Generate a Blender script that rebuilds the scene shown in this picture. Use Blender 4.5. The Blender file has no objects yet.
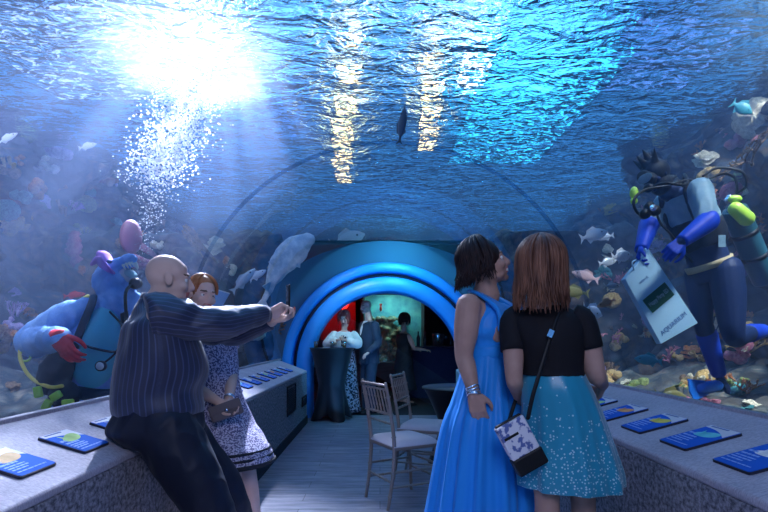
import bpy, bmesh, math, random
from mathutils import Vector, Matrix, noise, Quaternion
from math import sin, cos, pi, radians, sqrt, atan2
random.seed(7)
SC = bpy.context.scene
COL = SC.collection
HC, F, CX, CY = 1.27, 512.0, 380.0, 337.0
def V(*a): return Vector(a)
def P(px, py, Y):
    return Vector(((px-CX)*Y/F, Y, HC-(py-CY)*Y/F))
# ------------------------------------------------------------ materials
MATS = {}
def newmat(name):
    m = bpy.data.materials.new(name); m.use_nodes = True
    MATS[name] = m
    nt = m.node_tree; nt.nodes.clear()
    out = nt.nodes.new('ShaderNodeOutputMaterial')
    return m, nt, out
def N(nt, t, **kw):
    n = nt.nodes.new(t)
    for k, v in kw.items():
        if k in n.inputs: n.inputs[k].default_value = v
        else: setattr(n, k, v)
    return n
def rgba(c): return (c[0], c[1], c[2], 1.0)
def ramp(nt, stops, interp='LINEAR'):
    r = nt.nodes.new('ShaderNodeValToRGB'); r.color_ramp.interpolation = interp
    el = r.color_ramp.elements
    while len(el) < len(stops): el.new(0.5)
    for e, (p, c) in zip(el, stops): e.position = p; e.color = rgba(c)
    return r
def pmat(name, col, rough=0.6, metal=0.0, spec=None, scale=None, col2=None, bump=0.0, bscale=60, detail=3, sheen=0, emis=None, estr=0, coord='Object', stretch=(1,1,1), trans=0, sss=0, lo=.35, hi=.65):
    """principled with optional two colour noise and noise bump"""
    if name in MATS: return MATS[name]
    m, nt, out = newmat(name)
    b = N(nt, 'ShaderNodeBsdfPrincipled')
    b.inputs['Base Color'].default_value = rgba(col)
    b.inputs['Roughness'].default_value = rough
    b.inputs['Metallic'].default_value = metal
    b.inputs['Specular IOR Level'].default_value = spec if spec is not None else (.5 if rough < .42 else .18)
    if sheen: b.inputs['Sheen Weight'].default_value = sheen*.25
    if trans: b.inputs['Transmission Weight'].default_value = trans
    if sss:
        b.inputs['Subsurface Weight'].default_value = sss; b.inputs['Subsurface Scale'].default_value = .02
        b.inputs['Subsurface Radius'].default_value = (1,.4,.25)
    if emis: b.inputs['Emission Color'].default_value = rgba(emis); b.inputs['Emission Strength'].default_value = estr
    tc = N(nt, 'ShaderNodeTexCoord'); mp = N(nt, 'ShaderNodeMapping'); mp.inputs['Scale'].default_value = stretch
    nt.links.new(tc.outputs[coord], mp.inputs[0])
    if scale:
        n = N(nt, 'ShaderNodeTexNoise', Scale=scale, Detail=detail)
        nt.links.new(mp.outputs[0], n.inputs['Vector'])
        r = ramp(nt, [(lo, col), (hi, col2)])
        nt.links.new(n.outputs['Fac'], r.inputs[0]); nt.links.new(r.outputs[0], b.inputs['Base Color'])
    if bump:
        n2 = N(nt, 'ShaderNodeTexNoise', Scale=bscale, Detail=3)
        nt.links.new(mp.outputs[0], n2.inputs['Vector'])
        bp = N(nt, 'ShaderNodeBump', Strength=bump, Distance=.01)
        nt.links.new(n2.outputs['Fac'], bp.inputs['Height']); nt.links.new(bp.outputs[0], b.inputs['Normal'])
    nt.links.new(b.outputs[0], out.inputs[0])
    return m
# ------------------------------------------------------------ objects
def tag(o, label=None, cat=None, group=None, kind=None):
    if label: o['label'] = label
    if cat: o['category'] = cat
    if group: o['group'] = group
    if kind: o['kind'] = kind
    return o
def empty(name, loc=(0,0,0), rz=0, label=None, cat=None, group=None):
    o = bpy.data.objects.new(name, None); COL.objects.link(o)
    o.location = loc; o.rotation_euler = (0, 0, rz); o.empty_display_size = .1
    return tag(o, label, cat, group)
def copy_tree(o, parent=None):
    c = o.copy(); COL.objects.link(c); c.parent = parent
    for ch in list(o.children): copy_tree(ch, c)
    return c
def fbm(p, f=1.0, o=3):
    s = 0; a = 1
    for i in range(o):
        s += a*noise.noise(p*f); f *= 2; a *= .5
    return s
def frame_from(d, hint=None):
    d = d.normalized()
    h = hint or (Vector((0,0,1)) if abs(d.z) < .9 else Vector((0,1,0)))
    u = h - d*h.dot(d)
    if u.length < 1e-5: u = Vector((1,0,0)) - d*d.x
    u.normalize(); v = d.cross(u)
    return u, v
def crom(pts, n):
    """Catmull-Rom through tuples of floats; n steps per span"""
    out = []
    m = len(pts)
    for i in range(m-1):
        p0 = pts[max(i-1,0)]; p1 = pts[i]; p2 = pts[i+1]; p3 = pts[min(i+2,m-1)]
        for k in range(n):
            t = k/n; t2 = t*t; t3 = t2*t
            out.append(tuple(.5*((2*b)+(-a+c)*t+(2*a-5*b+4*c-d)*t2+(-a+3*b-3*c+d)*t3) for a,b,c,d in zip(p0,p1,p2,p3)))
    out.append(tuple(pts[-1]))
    return out
def wmat(o):
    m = Matrix.Identity(4)
    while o is not None: m = o.matrix_basis @ m; o = o.parent
    return m
class B:
    """collects closed pieces of geometry, then links them as ONE mesh object"""
    def __init__(s): s.v = []; s.f = []; s.m = []; s.uv = {}; s.sm = []
    def add(s, vs, fs, mat=0, smooth=True):
        o = len(s.v); s.v += [tuple(p) for p in vs]
        for f in fs: s.f.append(tuple(i+o for i in f)); s.m.append(mat); s.sm.append(smooth)
        return o
    def ell(s, c, r, rot=None, seg=16, rings=10, mat=0):
        vs = [Vector((0,0,1))]; 
        for i in range(1, rings):
            a = pi*i/rings
            for j in range(seg): b = 2*pi*j/seg; vs.append(Vector((sin(a)*cos(b), sin(a)*sin(b), cos(a))))
        vs.append(Vector((0,0,-1)))
        if not hasattr(r, '__len__'): r = (r,r,r)
        c = Vector(c)
        vs = [Vector((p.x*r[0], p.y*r[1], p.z*r[2])) for p in vs]
        if rot is not None: vs = [rot @ p for p in vs]
        vs = [p+c for p in vs]
        fs = [(0, 1+j, 1+(j+1)%seg) for j in range(seg)]
        for i in range(rings-2):
            for j in range(seg):
                a = 1+i*seg+j; b = 1+i*seg+(j+1)%seg
                fs.append((a, a+seg, b+seg, b))
        L = len(vs)-1; o = 1+(rings-2)*seg
        fs += [(o+(j+1)%seg, o+j, L) for j in range(seg)]
        s.add(vs, fs, mat)
    def tube(s, pts, rad, seg=10, step=4, mat=0, cap='round', flat=1.0, hint=None, spline=True):
        """tapering tube along a smooth path. rad a number or list; flat squashes across hint"""
        if not hasattr(rad, '__len__'): rad = [rad]*len(pts)
        data = [(p[0],p[1],p[2],r) for p, r in zip(pts, rad)]
        if spline and len(pts) > 2: data = crom(data, step)
        C = [Vector(d[:3]) for d in data]; R = [max(d[3],1e-5) for d in data]
        T = []
        for i in range(len(C)):
            a = C[max(i-1,0)]; b = C[min(i+1,len(C)-1)]
            t = (b-a); T.append(t.normalized() if t.length > 1e-9 else Vector((0,0,1)))
        if cap == 'round':
            e0 = []; e1 = []
            for k in (1, 2, 3):
                a = k/3*pi/2
                e0.insert(0, (C[0]-T[0]*R[0]*sin(a)*.95, max(R[0]*cos(a), R[0]*.04), T[0]))
                e1.append((C[-1]+T[-1]*R[-1]*sin(a)*.95, max(R[-1]*cos(a), R[-1]*.04), T[-1]))
            C = [e[0] for e in e0]+C+[e[0] for e in e1]; R = [e[1] for e in e0]+R+[e[1] for e in e1]; T = [e[2] for e in e0]+T+[e[2] for e in e1]
        u, v = frame_from(T[0], hint)
        vs = []
        for i, c in enumerate(C):
            t = T[i]; u = u - t*u.dot(t); u.normalize(); v = t.cross(u)
            for j in range(seg):
                a = 2*pi*j/seg
                vs.append(c + u*(cos(a)*R[i]*flat) + v*(sin(a)*R[i]))
        s.skin(vs, len(C), seg, mat)
    def skin(s, vs, n, seg, mat=0, caps=True, uvu=1, closed=True):
        fs = []
        for i in range(n-1):
            for j in range(seg if closed else seg-1):
                a = i*seg+j; b = i*seg+(j+1)%seg
                fs.append((a, b, b+seg, a+seg))
        if caps and closed:
            fs.append(tuple(reversed(range(seg)))); fs.append(tuple((n-1)*seg+j for j in range(seg)))
        s.add(vs, fs, mat)
    def loft(s, rings, seg=28, step=4, mat=0, caps=True, fn=None, sq=1.0):
        """rings: (centre, rx, ry, yaw[, tiltvec]) horizontal-ish ellipses, spline interpolated. fn(i,t,a)->radial factor"""
        data = [tuple(r[0])+(r[1], r[2], r[3] if len(r) > 3 else 0, *(r[4] if len(r) > 4 else (0,0,1))) for r in rings]
        data = crom(data, step)
        vs = []; n = len(data)
        for i, d in enumerate(data):
            c = Vector(d[:3]); up = Vector(d[6:9]).normalized()
            x = Vector((cos(d[5]), sin(d[5]), 0)); x = (x-up*x.dot(up)).normalized(); y = up.cross(x)
            for j in range(seg):
                a = 2*pi*j/seg; k = fn(i/(n-1), a) if fn else 1
                ca, sa = cos(a), sin(a)
                if sq != 1: ca = math.copysign(abs(ca)**sq, ca); sa = math.copysign(abs(sa)**sq, sa)
                vs.append(c + x*(ca*d[3]*k) + y*(sa*d[4]*k))
        s.skin(vs, n, seg, mat, caps)
    def box(s, a, b, mat=0, rot=None, piv=None):
        x0,y0,z0 = a; x1,y1,z1 = b
        vs = [Vector(p) for p in ((x0,y0,z0),(x1,y0,z0),(x1,y1,z0),(x0,y1,z0),(x0,y0,z1),(x1,y0,z1),(x1,y1,z1),(x0,y1,z1))]
        if rot is not None:
            pv = Vector(piv) if piv else Vector((0,0,0)); vs = [rot @ (p-pv)+pv for p in vs]
        s.add(vs, [(3,2,1,0),(4,5,6,7),(0,1,5,4),(1,2,6,5),(2,3,7,6),(3,0,4,7)], mat, False)
    def bar(s, p, q, w, h, mat=0, hint=None):
        p = Vector(p); q = Vector(q); u, v = frame_from(q-p, hint)
        vs = [e + u*a*h/2 + v*b*w/2 for e in (p, q) for a, b in ((-1,-1),(1,-1),(1,1),(-1,1))]
        s.add(vs, [(3,2,1,0),(4,5,6,7),(0,1,5,4),(1,2,6,5),(2,3,7,6),(3,0,4,7)], mat, False)
    def prism(s, pts, thick, mat=0, normal=None, smooth=False):
        pts = [Vector(p) for p in pts]
        if normal is None:
            normal = (pts[1]-pts[0]).cross(pts[2]-pts[0]).normalized()
        n = len(pts); vs = pts + [p+normal*thick for p in pts]
        fs = [tuple(reversed(range(n))), tuple(range(n, 2*n))]+[(i,(i+1)%n,(i+1)%n+n,i+n) for i in range(n)]
        s.add(vs, fs, mat, smooth)
    def mesh(s, name):
        me = bpy.data.meshes.new(name)
        me.from_pydata([tuple(v) for v in s.v], [], s.f); me.update()
        me.polygons.foreach_set('material_index', s.m); me.polygons.foreach_set('use_smooth', s.sm)
        return me
    def build(s, name, mats, parent=None, remesh=0, smooth=0, disp=None, bevel=0, label=None, sfac=.5):
        me = s.mesh(name)
        if not isinstance(mats, (list, tuple)): mats = [mats]
        o = bpy.data.objects.new(name, me); COL.objects.link(o)
        if parent is not None:
            # geometry is given in world space: bake it into the parent's frame
            o.parent = parent; me.transform(wmat(parent).inverted())
        if remesh:
            r = o.modifiers.new('r', 'REMESH'); r.mode = 'VOXEL'; r.voxel_size = remesh; r.use_smooth_shade = True
            if smooth:
                q = o.modifiers.new('s', 'SMOOTH'); q.factor = sfac; q.iterations = smooth
            dg = bpy.context.evaluated_depsgraph_get()
            nm = bpy.data.meshes.new_from_object(o.evaluated_get(dg)); o.modifiers.clear()
            o.data = nm; nm.name = name
            bpy.data.meshes.remove(me); me = nm
        for m in mats: me.materials.append(m)
        if disp:
            nn = [v.normal.copy() for v in me.vertices]
            for v, n_ in zip(me.vertices, nn): v.co += n_*disp(v.co)
            me.update()
        if bevel:
            b = o.modifiers.new('b', 'BEVEL'); b.width = bevel; b.segments = 2; b.limit_method = 'ANGLE'
            dg = bpy.context.evaluated_depsgraph_get()
            nm = bpy.data.meshes.new_from_object(o.evaluated_get(dg)); o.modifiers.clear(); o.data = nm
        if label: o['label'] = label
        return o
VOLUME = True; EXPO = 0.0
# ================================================================ THE TUNNEL
TX, TZ, TR = .07, 1.20, 1.66          # axis of the acrylic tunnel
YE = 8.3                             # end wall with the portal
XL, XR = -1.085, 1.17                 # walkway faces of the two ledges
ZB = .77
ZS = 4.35                             # water level
def dome(a, r=TR): return (TX+r*cos(a), TZ+r*sin(a))
ZG = .92                              # height of the glass foot
A0 = math.asin((ZG-.01-TZ)/TR)        # angle where the dome meets the ledges
def dome_arc(r=TR, n=48, a0=A0): return [dome(a0+(pi-2*a0)*i/n, r) for i in range(n+1)]

# --- materials of the place
def mat_floor():
    m, nt, out = newmat('floor_planks')
    tc = N(nt,'ShaderNodeTexCoord'); mp = N(nt,'ShaderNodeMapping'); mp.inputs['Scale'].default_value = (1.2, 9, 1)
    nt.links.new(tc.outputs['Object'], mp.inputs[0])
    n = N(nt,'ShaderNodeTexNoise', Scale=2.2, Detail=8, Roughness=.7); nt.links.new(mp.outputs[0], n.inputs['Vector'])
    r = ramp(nt, [(.3,(.10,.105,.14)),(.5,(.23,.23,.29)),(.72,(.42,.41,.48))]); nt.links.new(n.outputs['Fac'], r.inputs[0])
    br = N(nt,'ShaderNodeTexBrick'); br.offset = .5
    br.inputs['Scale'].default_value = 1; br.inputs['Brick Width'].default_value = 1.2; br.inputs['Row Height'].default_value = .18
    br.inputs['Mortar Size'].default_value = .003; br.inputs['Color1'].default_value = (1,1,1,1); br.inputs['Color2'].default_value = (.72,.72,.75,1); br.inputs['Mortar'].default_value = (.3,.3,.33,1)
    nt.links.new(tc.outputs['Object'], br.inputs['Vector'])
    mx = N(nt,'ShaderNodeMix'); mx.data_type='RGBA'; mx.blend_type='MULTIPLY'; mx.inputs[0].default_value = 1
    nt.links.new(r.outputs[0], mx.inputs[6]); nt.links.new(br.outputs['Color'], mx.inputs[7])
    b = N(nt,'ShaderNodeBsdfPrincipled', Roughness=.5); nt.links.new(mx.outputs[2], b.inputs['Base Color'])
    bp = N(nt,'ShaderNodeBump', Strength=.3, Distance=.004); nt.links.new(n.outputs['Fac'], bp.inputs['Height']); nt.links.new(bp.outputs[0], b.inputs['Normal'])
    nt.links.new(b.outputs[0], out.inputs[0]); return m
def mat_ledge(name, base, dark, scale, stretch):
    m, nt, out = newmat(name)
    tc = N(nt,'ShaderNodeTexCoord'); mp = N(nt,'ShaderNodeMapping'); mp.inputs['Scale'].default_value = stretch
    nt.links.new(tc.outputs['Object'], mp.inputs[0])
    n = N(nt,'ShaderNodeTexNoise', Scale=scale, Detail=4, Roughness=.7); nt.links.new(mp.outputs[0], n.inputs['Vector'])
    n3 = N(nt,'ShaderNodeTexNoise', Scale=3, Detail=3); nt.links.new(tc.outputs['Object'], n3.inputs['Vector'])
    r = ramp(nt, [(.38,dark),(.62,base)]); nt.links.new(n.outputs['Fac'], r.inputs[0])
    r3 = ramp(nt, [(.3,(.75,.75,.78)),(.7,(1,1,1))]); nt.links.new(n3.outputs['Fac'], r3.inputs[0])
    mx = N(nt,'ShaderNodeMix'); mx.data_type='RGBA'; mx.blend_type='MULTIPLY'; mx.inputs[0].default_value = 1
    nt.links.new(r.outputs[0], mx.inputs[6]); nt.links.new(r3.outputs[0], mx.inputs[7])
    b = N(nt,'ShaderNodeBsdfPrincipled', Roughness=.7); nt.links.new(mx.outputs[2], b.inputs['Base Color'])
    bp = N(nt,'ShaderNodeBump', Strength=.5, Distance=.006); nt.links.new(n.outputs['Fac'], bp.inputs['Height']); nt.links.new(bp.outputs[0], b.inputs['Normal'])
    nt.links.new(b.outputs[0], out.inputs[0]); return m
def mat_acrylic():
    m, nt, out = newmat('acrylic')
    t = N(nt,'ShaderNodeBsdfTransparent'); t.inputs[0].default_value = (.97,.985,1,1)
    g = N(nt,'ShaderNodeBsdfGlossy', Roughness=.02)
    fr = N(nt,'ShaderNodeFresnel', IOR=1.16)
    mx = N(nt,'ShaderNodeMixShader'); nt.links.new(fr.outputs[0], mx.inputs[0])
    nt.links.new(t.outputs[0], mx.inputs[1]); nt.links.new(g.outputs[0], mx.inputs[2]); nt.links.new(mx.outputs[0], out.inputs[0]); return m
def mat_surface():
    m, nt, out = newmat('water_surface')
    tc = N(nt,'ShaderNodeTexCoord')
    hs = []
    for sc, st, det in ((8.5,(1,1.5,1),5),(2.2,(1,1.7,1),3)):
        mp = N(nt,'ShaderNodeMapping'); mp.inputs['Scale'].default_value = st
        nt.links.new(tc.outputs['Object'], mp.inputs[0])
        n = N(nt,'ShaderNodeTexNoise', Scale=sc, Detail=det, Roughness=.55, Distortion=.6); nt.links.new(mp.outputs[0], n.inputs['Vector'])
        hs.append(n)
    b1 = N(nt,'ShaderNodeBump', Strength=1, Distance=.055); nt.links.new(hs[0].outputs['Fac'], b1.inputs['Height'])
    b2 = N(nt,'ShaderNodeBump', Strength=1, Distance=.20); nt.links.new(hs[1].outputs['Fac'], b2.inputs['Height']); nt.links.new(b1.outputs[0], b2.inputs['Normal'])
    rf = N(nt,'ShaderNodeBsdfRefraction', Roughness=.0, IOR=1.12); rf.inputs[0].default_value = (.62,.90,1,1)
    gl = N(nt,'ShaderNodeBsdfGlossy', Roughness=.06); gl.inputs[0].default_value = (.55,.8,1,1)
    tr = N(nt,'ShaderNodeBsdfTransparent'); tr.inputs[0].default_value = (.9,.97,1,1)
    tl = N(nt,'ShaderNodeBsdfTranslucent'); tl.inputs[0].default_value = (.55,.8,1,1)
    for x in (rf, gl, tl): nt.links.new(b2.outputs[0], x.inputs['Normal'])
    m1 = N(nt,'ShaderNodeMixShader'); m1.inputs[0].default_value = .20
    nt.links.new(rf.outputs[0], m1.inputs[1]); nt.links.new(gl.outputs[0], m1.inputs[2])
    m2 = N(nt,'ShaderNodeMixShader')
    mpf = N(nt,'ShaderNodeMapping'); mpf.inputs['Scale'].default_value = (1,1.9,1); nt.links.new(tc.outputs['Object'], mpf.inputs[0])
    nf = N(nt,'ShaderNodeTexNoise', Scale=9, Detail=4, Roughness=.6, Distortion=1.0); nt.links.new(mpf.outputs[0], nf.inputs['Vector'])
    rf_ = ramp(nt, [(.54,(0,0,0)),(.60,(.75,.75,.75))]); nt.links.new(nf.outputs['Fac'], rf_.inputs[0]); nt.links.new(rf_.outputs[0], m2.inputs[0])
    nt.links.new(m1.outputs[0], m2.inputs[1]); nt.links.new(tr.outputs[0], m2.inputs[2])
    m3 = N(nt,'ShaderNodeMixShader'); m3.inputs[0].default_value = .016
    nt.links.new(m2.outputs[0], m3.inputs[1]); nt.links.new(tl.outputs[0], m3.inputs[2])
    nt.links.new(m3.outputs[0], out.inputs[0]); return m
def mat_reef(name, stops, scale=.9, rough=.85):
    m, nt, out = newmat(name)
    tc = N(nt,'ShaderNodeTexCoord')
    n = N(nt,'ShaderNodeTexNoise', Scale=scale, Detail=5, Roughness=.6, Distortion=.7); nt.links.new(tc.outputs['Object'], n.inputs['Vector'])
    r = ramp(nt, stops); nt.links.new(n.outputs['Fac'], r.inputs[0])
    v = N(nt,'ShaderNodeTexVoronoi', Scale=5); nt.links.new(tc.outputs['Object'], v.inputs['Vector'])
    rv = ramp(nt, [(0,(1,1,1)),(.55,(.30,.30,.33))]); nt.links.new(v.outputs['Distance'], rv.inputs[0])
    mx = N(nt,'ShaderNodeMix'); mx.data_type='RGBA'; mx.blend_type='MULTIPLY'; mx.inputs[0].default_value = 1
    nt.links.new(r.outputs[0], mx.inputs[6]); nt.links.new(rv.outputs[0], mx.inputs[7])
    b = N(nt,'ShaderNodeBsdfPrincipled', Roughness=rough); nt.links.new(mx.outputs[2], b.inputs['Base Color'])
    bp = N(nt,'ShaderNodeBump', Strength=.9, Distance=.06); nt.links.new(v.outputs['Distance'], bp.inputs['Height']); nt.links.new(bp.outputs[0], b.inputs['Normal'])
    nt.links.new(b.outputs[0], out.inputs[0]); return m
M_floor = mat_floor()
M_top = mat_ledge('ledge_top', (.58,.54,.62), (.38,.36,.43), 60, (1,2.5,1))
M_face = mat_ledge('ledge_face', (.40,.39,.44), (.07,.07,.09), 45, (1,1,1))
M_acr = mat_acrylic(); M_surf = mat_surface()
M_reef = mat_reef('reef_rock', [(.34,(.008,.014,.03)),(.44,(.07,.07,.09)),(.50,(.03,.06,.09)),(.55,(.28,.17,.10)),(.60,(.10,.08,.10)),(.66,(.50,.38,.24)),(.74,(.20,.08,.12))])
M_sand = mat_reef('reef_rubble', [(.3,(.05,.07,.09)),(.45,(.25,.22,.18)),(.55,(.12,.17,.18)),(.65,(.55,.45,.33)),(.75,(.3,.12,.12))], 3.0)
M_black = pmat('black_plastic', (.012,.012,.014), .45)
M_dark = pmat('dark_paint', (.02,.022,.03), .8)
M_ring = pmat('portal_blue_paint', (.015,.26,.80), .38)
M_groove = pmat('portal_groove', (.01,.02,.05), .5)

def struct(o): o['kind'] = 'structure'; return o
def bstruct(name, b, m, **k): return struct(b.build(name, m, **k))
# floor
b = B(); b.box((XL-.02,-2.5,-.1),(XR+.02,YE+.02,0)); 
b.box((-1.6,7.4,-.1),(XL-.02,YE+.02,0)); b.box((XR+.02,7.8,-.1),(1.75,YE+.02,0)); bstruct('floor', b, M_floor)
# far room beyond the portal
b = B(); b.box((-2.3,YE+.02,-.1),(2.4,13.98,-.001)); o = bstruct('floor', b, M_dark); o.name = 'floor_far_room'
# ledges
XGL, XGR = dome(pi-A0)[0]-.02, dome(A0)[0]+.02
def ledge(name, xf, xb, y1, slant):
    root = empty(name, (xf,0,0)); root['kind'] = 'structure'; sg = 1 if xb > xf else -1
    def block(nm, prof, m, bv):
        b = B(); n = len(prof)
        vs = [(x,-2.2,z) for x,z in prof]+[(x,y1+slant*abs(x-xf)/abs(xb-xf),z) for x,z in prof]
        fs = [tuple(range(n)), tuple(reversed(range(n,2*n)))]+[(i,i+n,(i+1)%n+n,(i+1)%n) for i in range(n)]
        b.add(vs, fs, 0, False); o = b.build(nm, m, root)
        bm = bmesh.new(); bm.from_mesh(o.data); bmesh.ops.recalc_face_normals(bm, faces=bm.faces); bm.to_mesh(o.data); bm.free()
        bb = o.modifiers.new('b','BEVEL'); bb.width = bv; bb.segments = 3; bb.limit_method = 'ANGLE'
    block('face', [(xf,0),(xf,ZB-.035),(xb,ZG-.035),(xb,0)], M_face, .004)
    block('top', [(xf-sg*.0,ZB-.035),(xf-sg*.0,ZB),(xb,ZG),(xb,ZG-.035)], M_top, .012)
    return root
lt = ledge('trim_1', XL, XGL, 7.6, .35); rt = ledge('trim_2', XR, XGR, 7.9, .3)
tag(lt, 'long grey speckled stone ledge on the left under the acrylic'); tag(rt, 'long grey speckled stone ledge on the right under the acrylic')
# dark kick strips
b = B(); b.box((XL, -2.2, .0),(XL+.012, 7.6, .11)); bstruct('baseboard_left', b, M_dark)
b = B(); b.box((XR-.012, -2.2, .0),(XR, 7.9, .11)); bstruct('baseboard_right', b, M_dark)
# vents in the left ledge face
def grille(y0, y1, z0, z1, label):
    root = empty('vent_grille', (XL,(y0+y1)/2,z0), 0, label, 'vent')
    b = B(); x0 = XL+.001; x1 = XL+.014; w = .018
    b.box((x0,y0,z0),(x1,y1,z0+w)); b.box((x0,y0,z1-w),(x1,y1,z1)); b.box((x0,y0,z0+w),(x1,y0+w,z1-w)); b.box((x0,y1-w,z0+w),(x1,y1,z1-w))
    b.build('frame', M_black, root)
    b = B(); n = int((z1-z0-.05)/.022)
    for i in range(n):
        z = z0+.03+i*.022; b.box((XL+.002,y0+w,z),(XL+.009,y1-w,z+.010))
    b.build('slats', M_black, root)
grille(5.95, 6.55, .34, .69, 'large dark vent grille in the left ledge face'); grille(7.08, 7.5, .30, .43, 'small dark vent grille near the far end of the left ledge')

# acrylic dome (one pane, 4 cm thick)
def arc_sheet(b, r, y0, y1, n=64, a0=A0, ny=1, flip=False, mat=0):
    vs = []; 
    for k in range(ny+1):
        y = y0+(y1-y0)*k/ny
        for (x, z) in dome_arc(r, n, a0): vs.append((x, y, z))
    fs = []
    for k in range(ny):
        for i in range(n):
            a = k*(n+1)+i; f = (a, a+1, a+n+2, a+n+1)
            fs.append(f[::-1] if flip else f)
    b.add(vs, fs, mat)
b = B(); arc_sheet(b, TR, -2.2, YE, 96, ny=6); o = bstruct('window_1', b, M_acr)
# seam rings between the acrylic panels
def mat_seam():
    m, nt, out = newmat('seam_sealant')
    a = N(nt,'ShaderNodeBsdfTransparent'); a.inputs[0].default_value = (.8,.88,.95,1); g = N(nt,'ShaderNodeBsdfPrincipled', Roughness=.3); g.inputs[0].default_value = (.10,.16,.24,1)
    mx = N(nt,'ShaderNodeMixShader'); mx.inputs[0].default_value = .10; nt.links.new(a.outputs[0], mx.inputs[1]); nt.links.new(g.outputs[0], mx.inputs[2]); nt.links.new(mx.outputs[0], out.inputs[0]); return m
M_seam = mat_seam()
def ring_band(b, r0, r1, y0, y1, a0=A0, n=72, mat=0):
    vs = []; 
    for r, y in ((r0,y0),(r1,y0),(r1,y1),(r0,y1)):
        for (x, z) in dome_arc(r, n, a0): vs.append((x,y,z))
    fs = []; m = n+1
    for k in range(4):
        for i in range(n): a = k*m+i; c = ((k+1)%4)*m+i; fs.append((a, c, c+1, a+1))
    fs += [(0,m,2*m,3*m), (n,3*m+n,2*m+n,m+n)]
    b.add(vs, fs, mat)
k = 2
for y in (4.2,):
    k += 1; b = B(); ring_band(b, TR-.008, TR+.02, y-.008, y+.008); bstruct('trim_%d' % k, b, M_seam)
b = B()
for r in (0,):
    b.box((TX+.25-.02, -2.2, TZ+TR*cos(math.asin(.25/TR))+.01),(TX+.25+.0, -2.1, TZ+TR+.02))
# steel channel holding the acrylic on each ledge
b = B(); x, z = dome(pi-A0); b.box((x-.03,-2.2,ZG-.01),(x+.012,YE-.25,ZG+.008)); bstruct('trim_5', b, M_top)
b = B(); x, z = dome(A0); b.box((x-.012,-2.2,ZG-.01),(x+.03,YE-.25,ZG+.008)); bstruct('trim_6', b, M_top)

# ---------------- portal (end wall with two blue rings and a groove)
PX, PZ = .10, .80
def circ(r, n=72):
    # half circle over straight jambs down to the floor
    k = 8
    return [(PX+r, PZ*i/k) for i in range(k)]+[(PX+r*cos(pi*i/n), PZ+r*sin(pi*i/n)) for i in range(n+1)]+[(PX-r, PZ*(k-1-i)/k) for i in range(k)]
def annulus(b, rings, n=72, mat=0):
    """rings: list of (radius, y): swept surface"""
    vs = []; 
    for r, y in rings: vs += [(x,y,z) for x,z in circ(r, n)]
    fs = []
    n = len(circ(1, n))-1
    for k in range(len(rings)-1):
        for i in range(n): a = k*(n+1)+i; fs.append((a, a+1, a+n+2, a+n+1))
    b.add(vs, fs, mat)
R1, R2, R3, R4 = 1.18, 1.42, 1.49, 1.655
b = B(); annulus(b, [(R4,YE+.02),(R4,YE-.18),(R4-.03,YE-.22),(R3+.03,YE-.22),(R3,YE-.18),(R3,YE-.05)]); bstruct('trim_7', b, M_ring)
b = B(); annulus(b, [(R3+.01,YE-.06),(R2-.01,YE-.06)]); bstruct('trim_8', b, M_groove)
b = B(); annulus(b, [(R2,YE-.05),(R2,YE-.22),(R2-.03,YE-.26),(R1+.03,YE-.26),(R1,YE-.22),(R1,YE+.08)]); bstruct('trim_9', b, M_ring)
# wall between the outer ring and the dome
def outer_wall():
    b = B(); ri = circ(R4-.03); n = len(ri)-1; vs = [(x, YE, z) for x, z in ri]; 
    for x, z in ri:
        d = V(x-PX, z-PZ)
        if z < PZ-1e-6: vs.append((2.5 if x > PX else -2.4, YE, z))
        else:
            a = atan2(z-PZ, x-PX); q = 2.5; vs.append((PX+cos(a)*(2.4), YE, PZ+sin(a)*(2.03)))
    b.add(vs, [(i, i+1, i+n+2, i+n+1) for i in range(n)]); return b
bstruct('wall_back', outer_wall(), pmat('end_wall_paint', (.05,.13,.24), .6))
# rock collar round the tunnel on the water side is part of the reef (below)

# far room box
M_room = pmat('far_room_paint', (.03,.035,.06), .8)
RL, RR, RZ = -2.3, 2.4, 2.80
b = B(); b.box((RL-.05,YE+.03,0),(RL,14,RZ)); bstruct('wall_left', b, M_room)
b = B(); b.box((RR,YE+.03,0),(RR+.05,14,RZ)); bstruct('wall_right', b, M_room)
b = B(); b.box((RL,YE+.03,RZ-.03),(RR,14,RZ)); bstruct('ceiling', b, M_room)
b = B(); b.box((RL,13.95,0),(RR,14.0,RZ-.03)); bstruct('wall_far', b, M_room)

# ================================================================ THE TANK
XA, XB, YB = -5.3, 4.9, 16.0
# reef wall: displaced sheet wrapping left, back and right
def reef_wall(name, path, z0, z1, depth, nz, seed, mat, inward=1):
    pts = crom([tuple(p) for p in path], 40)
    vs = []; L = len(pts)
    for i, p in enumerate(pts):
        a = Vector(pts[max(i-1,0)]); c = Vector(pts[min(i+1,L-1)]); t = (c-a).normalized(); nrm = Vector((t.y,-t.x))*inward
        for k in range(nz+1):
            f = k/nz; z = z0+(z1-z0)*f
            q = Vector((p[0], p[1], z))
            d = depth*(.7*fbm(q+V(seed,0,0), .55, 2)+.75*fbm(q, 1.5, 3)+.30*abs(fbm(q, 4.5, 2)))
            slope = (1-f)**2*1.1
            vs.append((p[0]+nrm.x*(d+slope), p[1]+nrm.y*(d+slope), z+.15*fbm(q+V(0,9,0), 2, 2)))
    b = B(); fs = []
    for i in range(L-1):
        for k in range(nz):
            a = i*(nz+1)+k; fs.append((a, a+1, a+nz+2, a+nz+1))
    b.add(vs, fs); o = b.build(name, mat); return o
o = reef_wall('reef_wall', [(-5.2,-3),(-5.2,1),(-5.3,4),(-5.4,8),(-5.4,12),(-5.0,15.5)], -.2, 4.6, .9, 60, 3, M_reef, 1)
tag(o, 'left rock wall of the tank overgrown with coral crust', 'reef', kind='structure')
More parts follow.
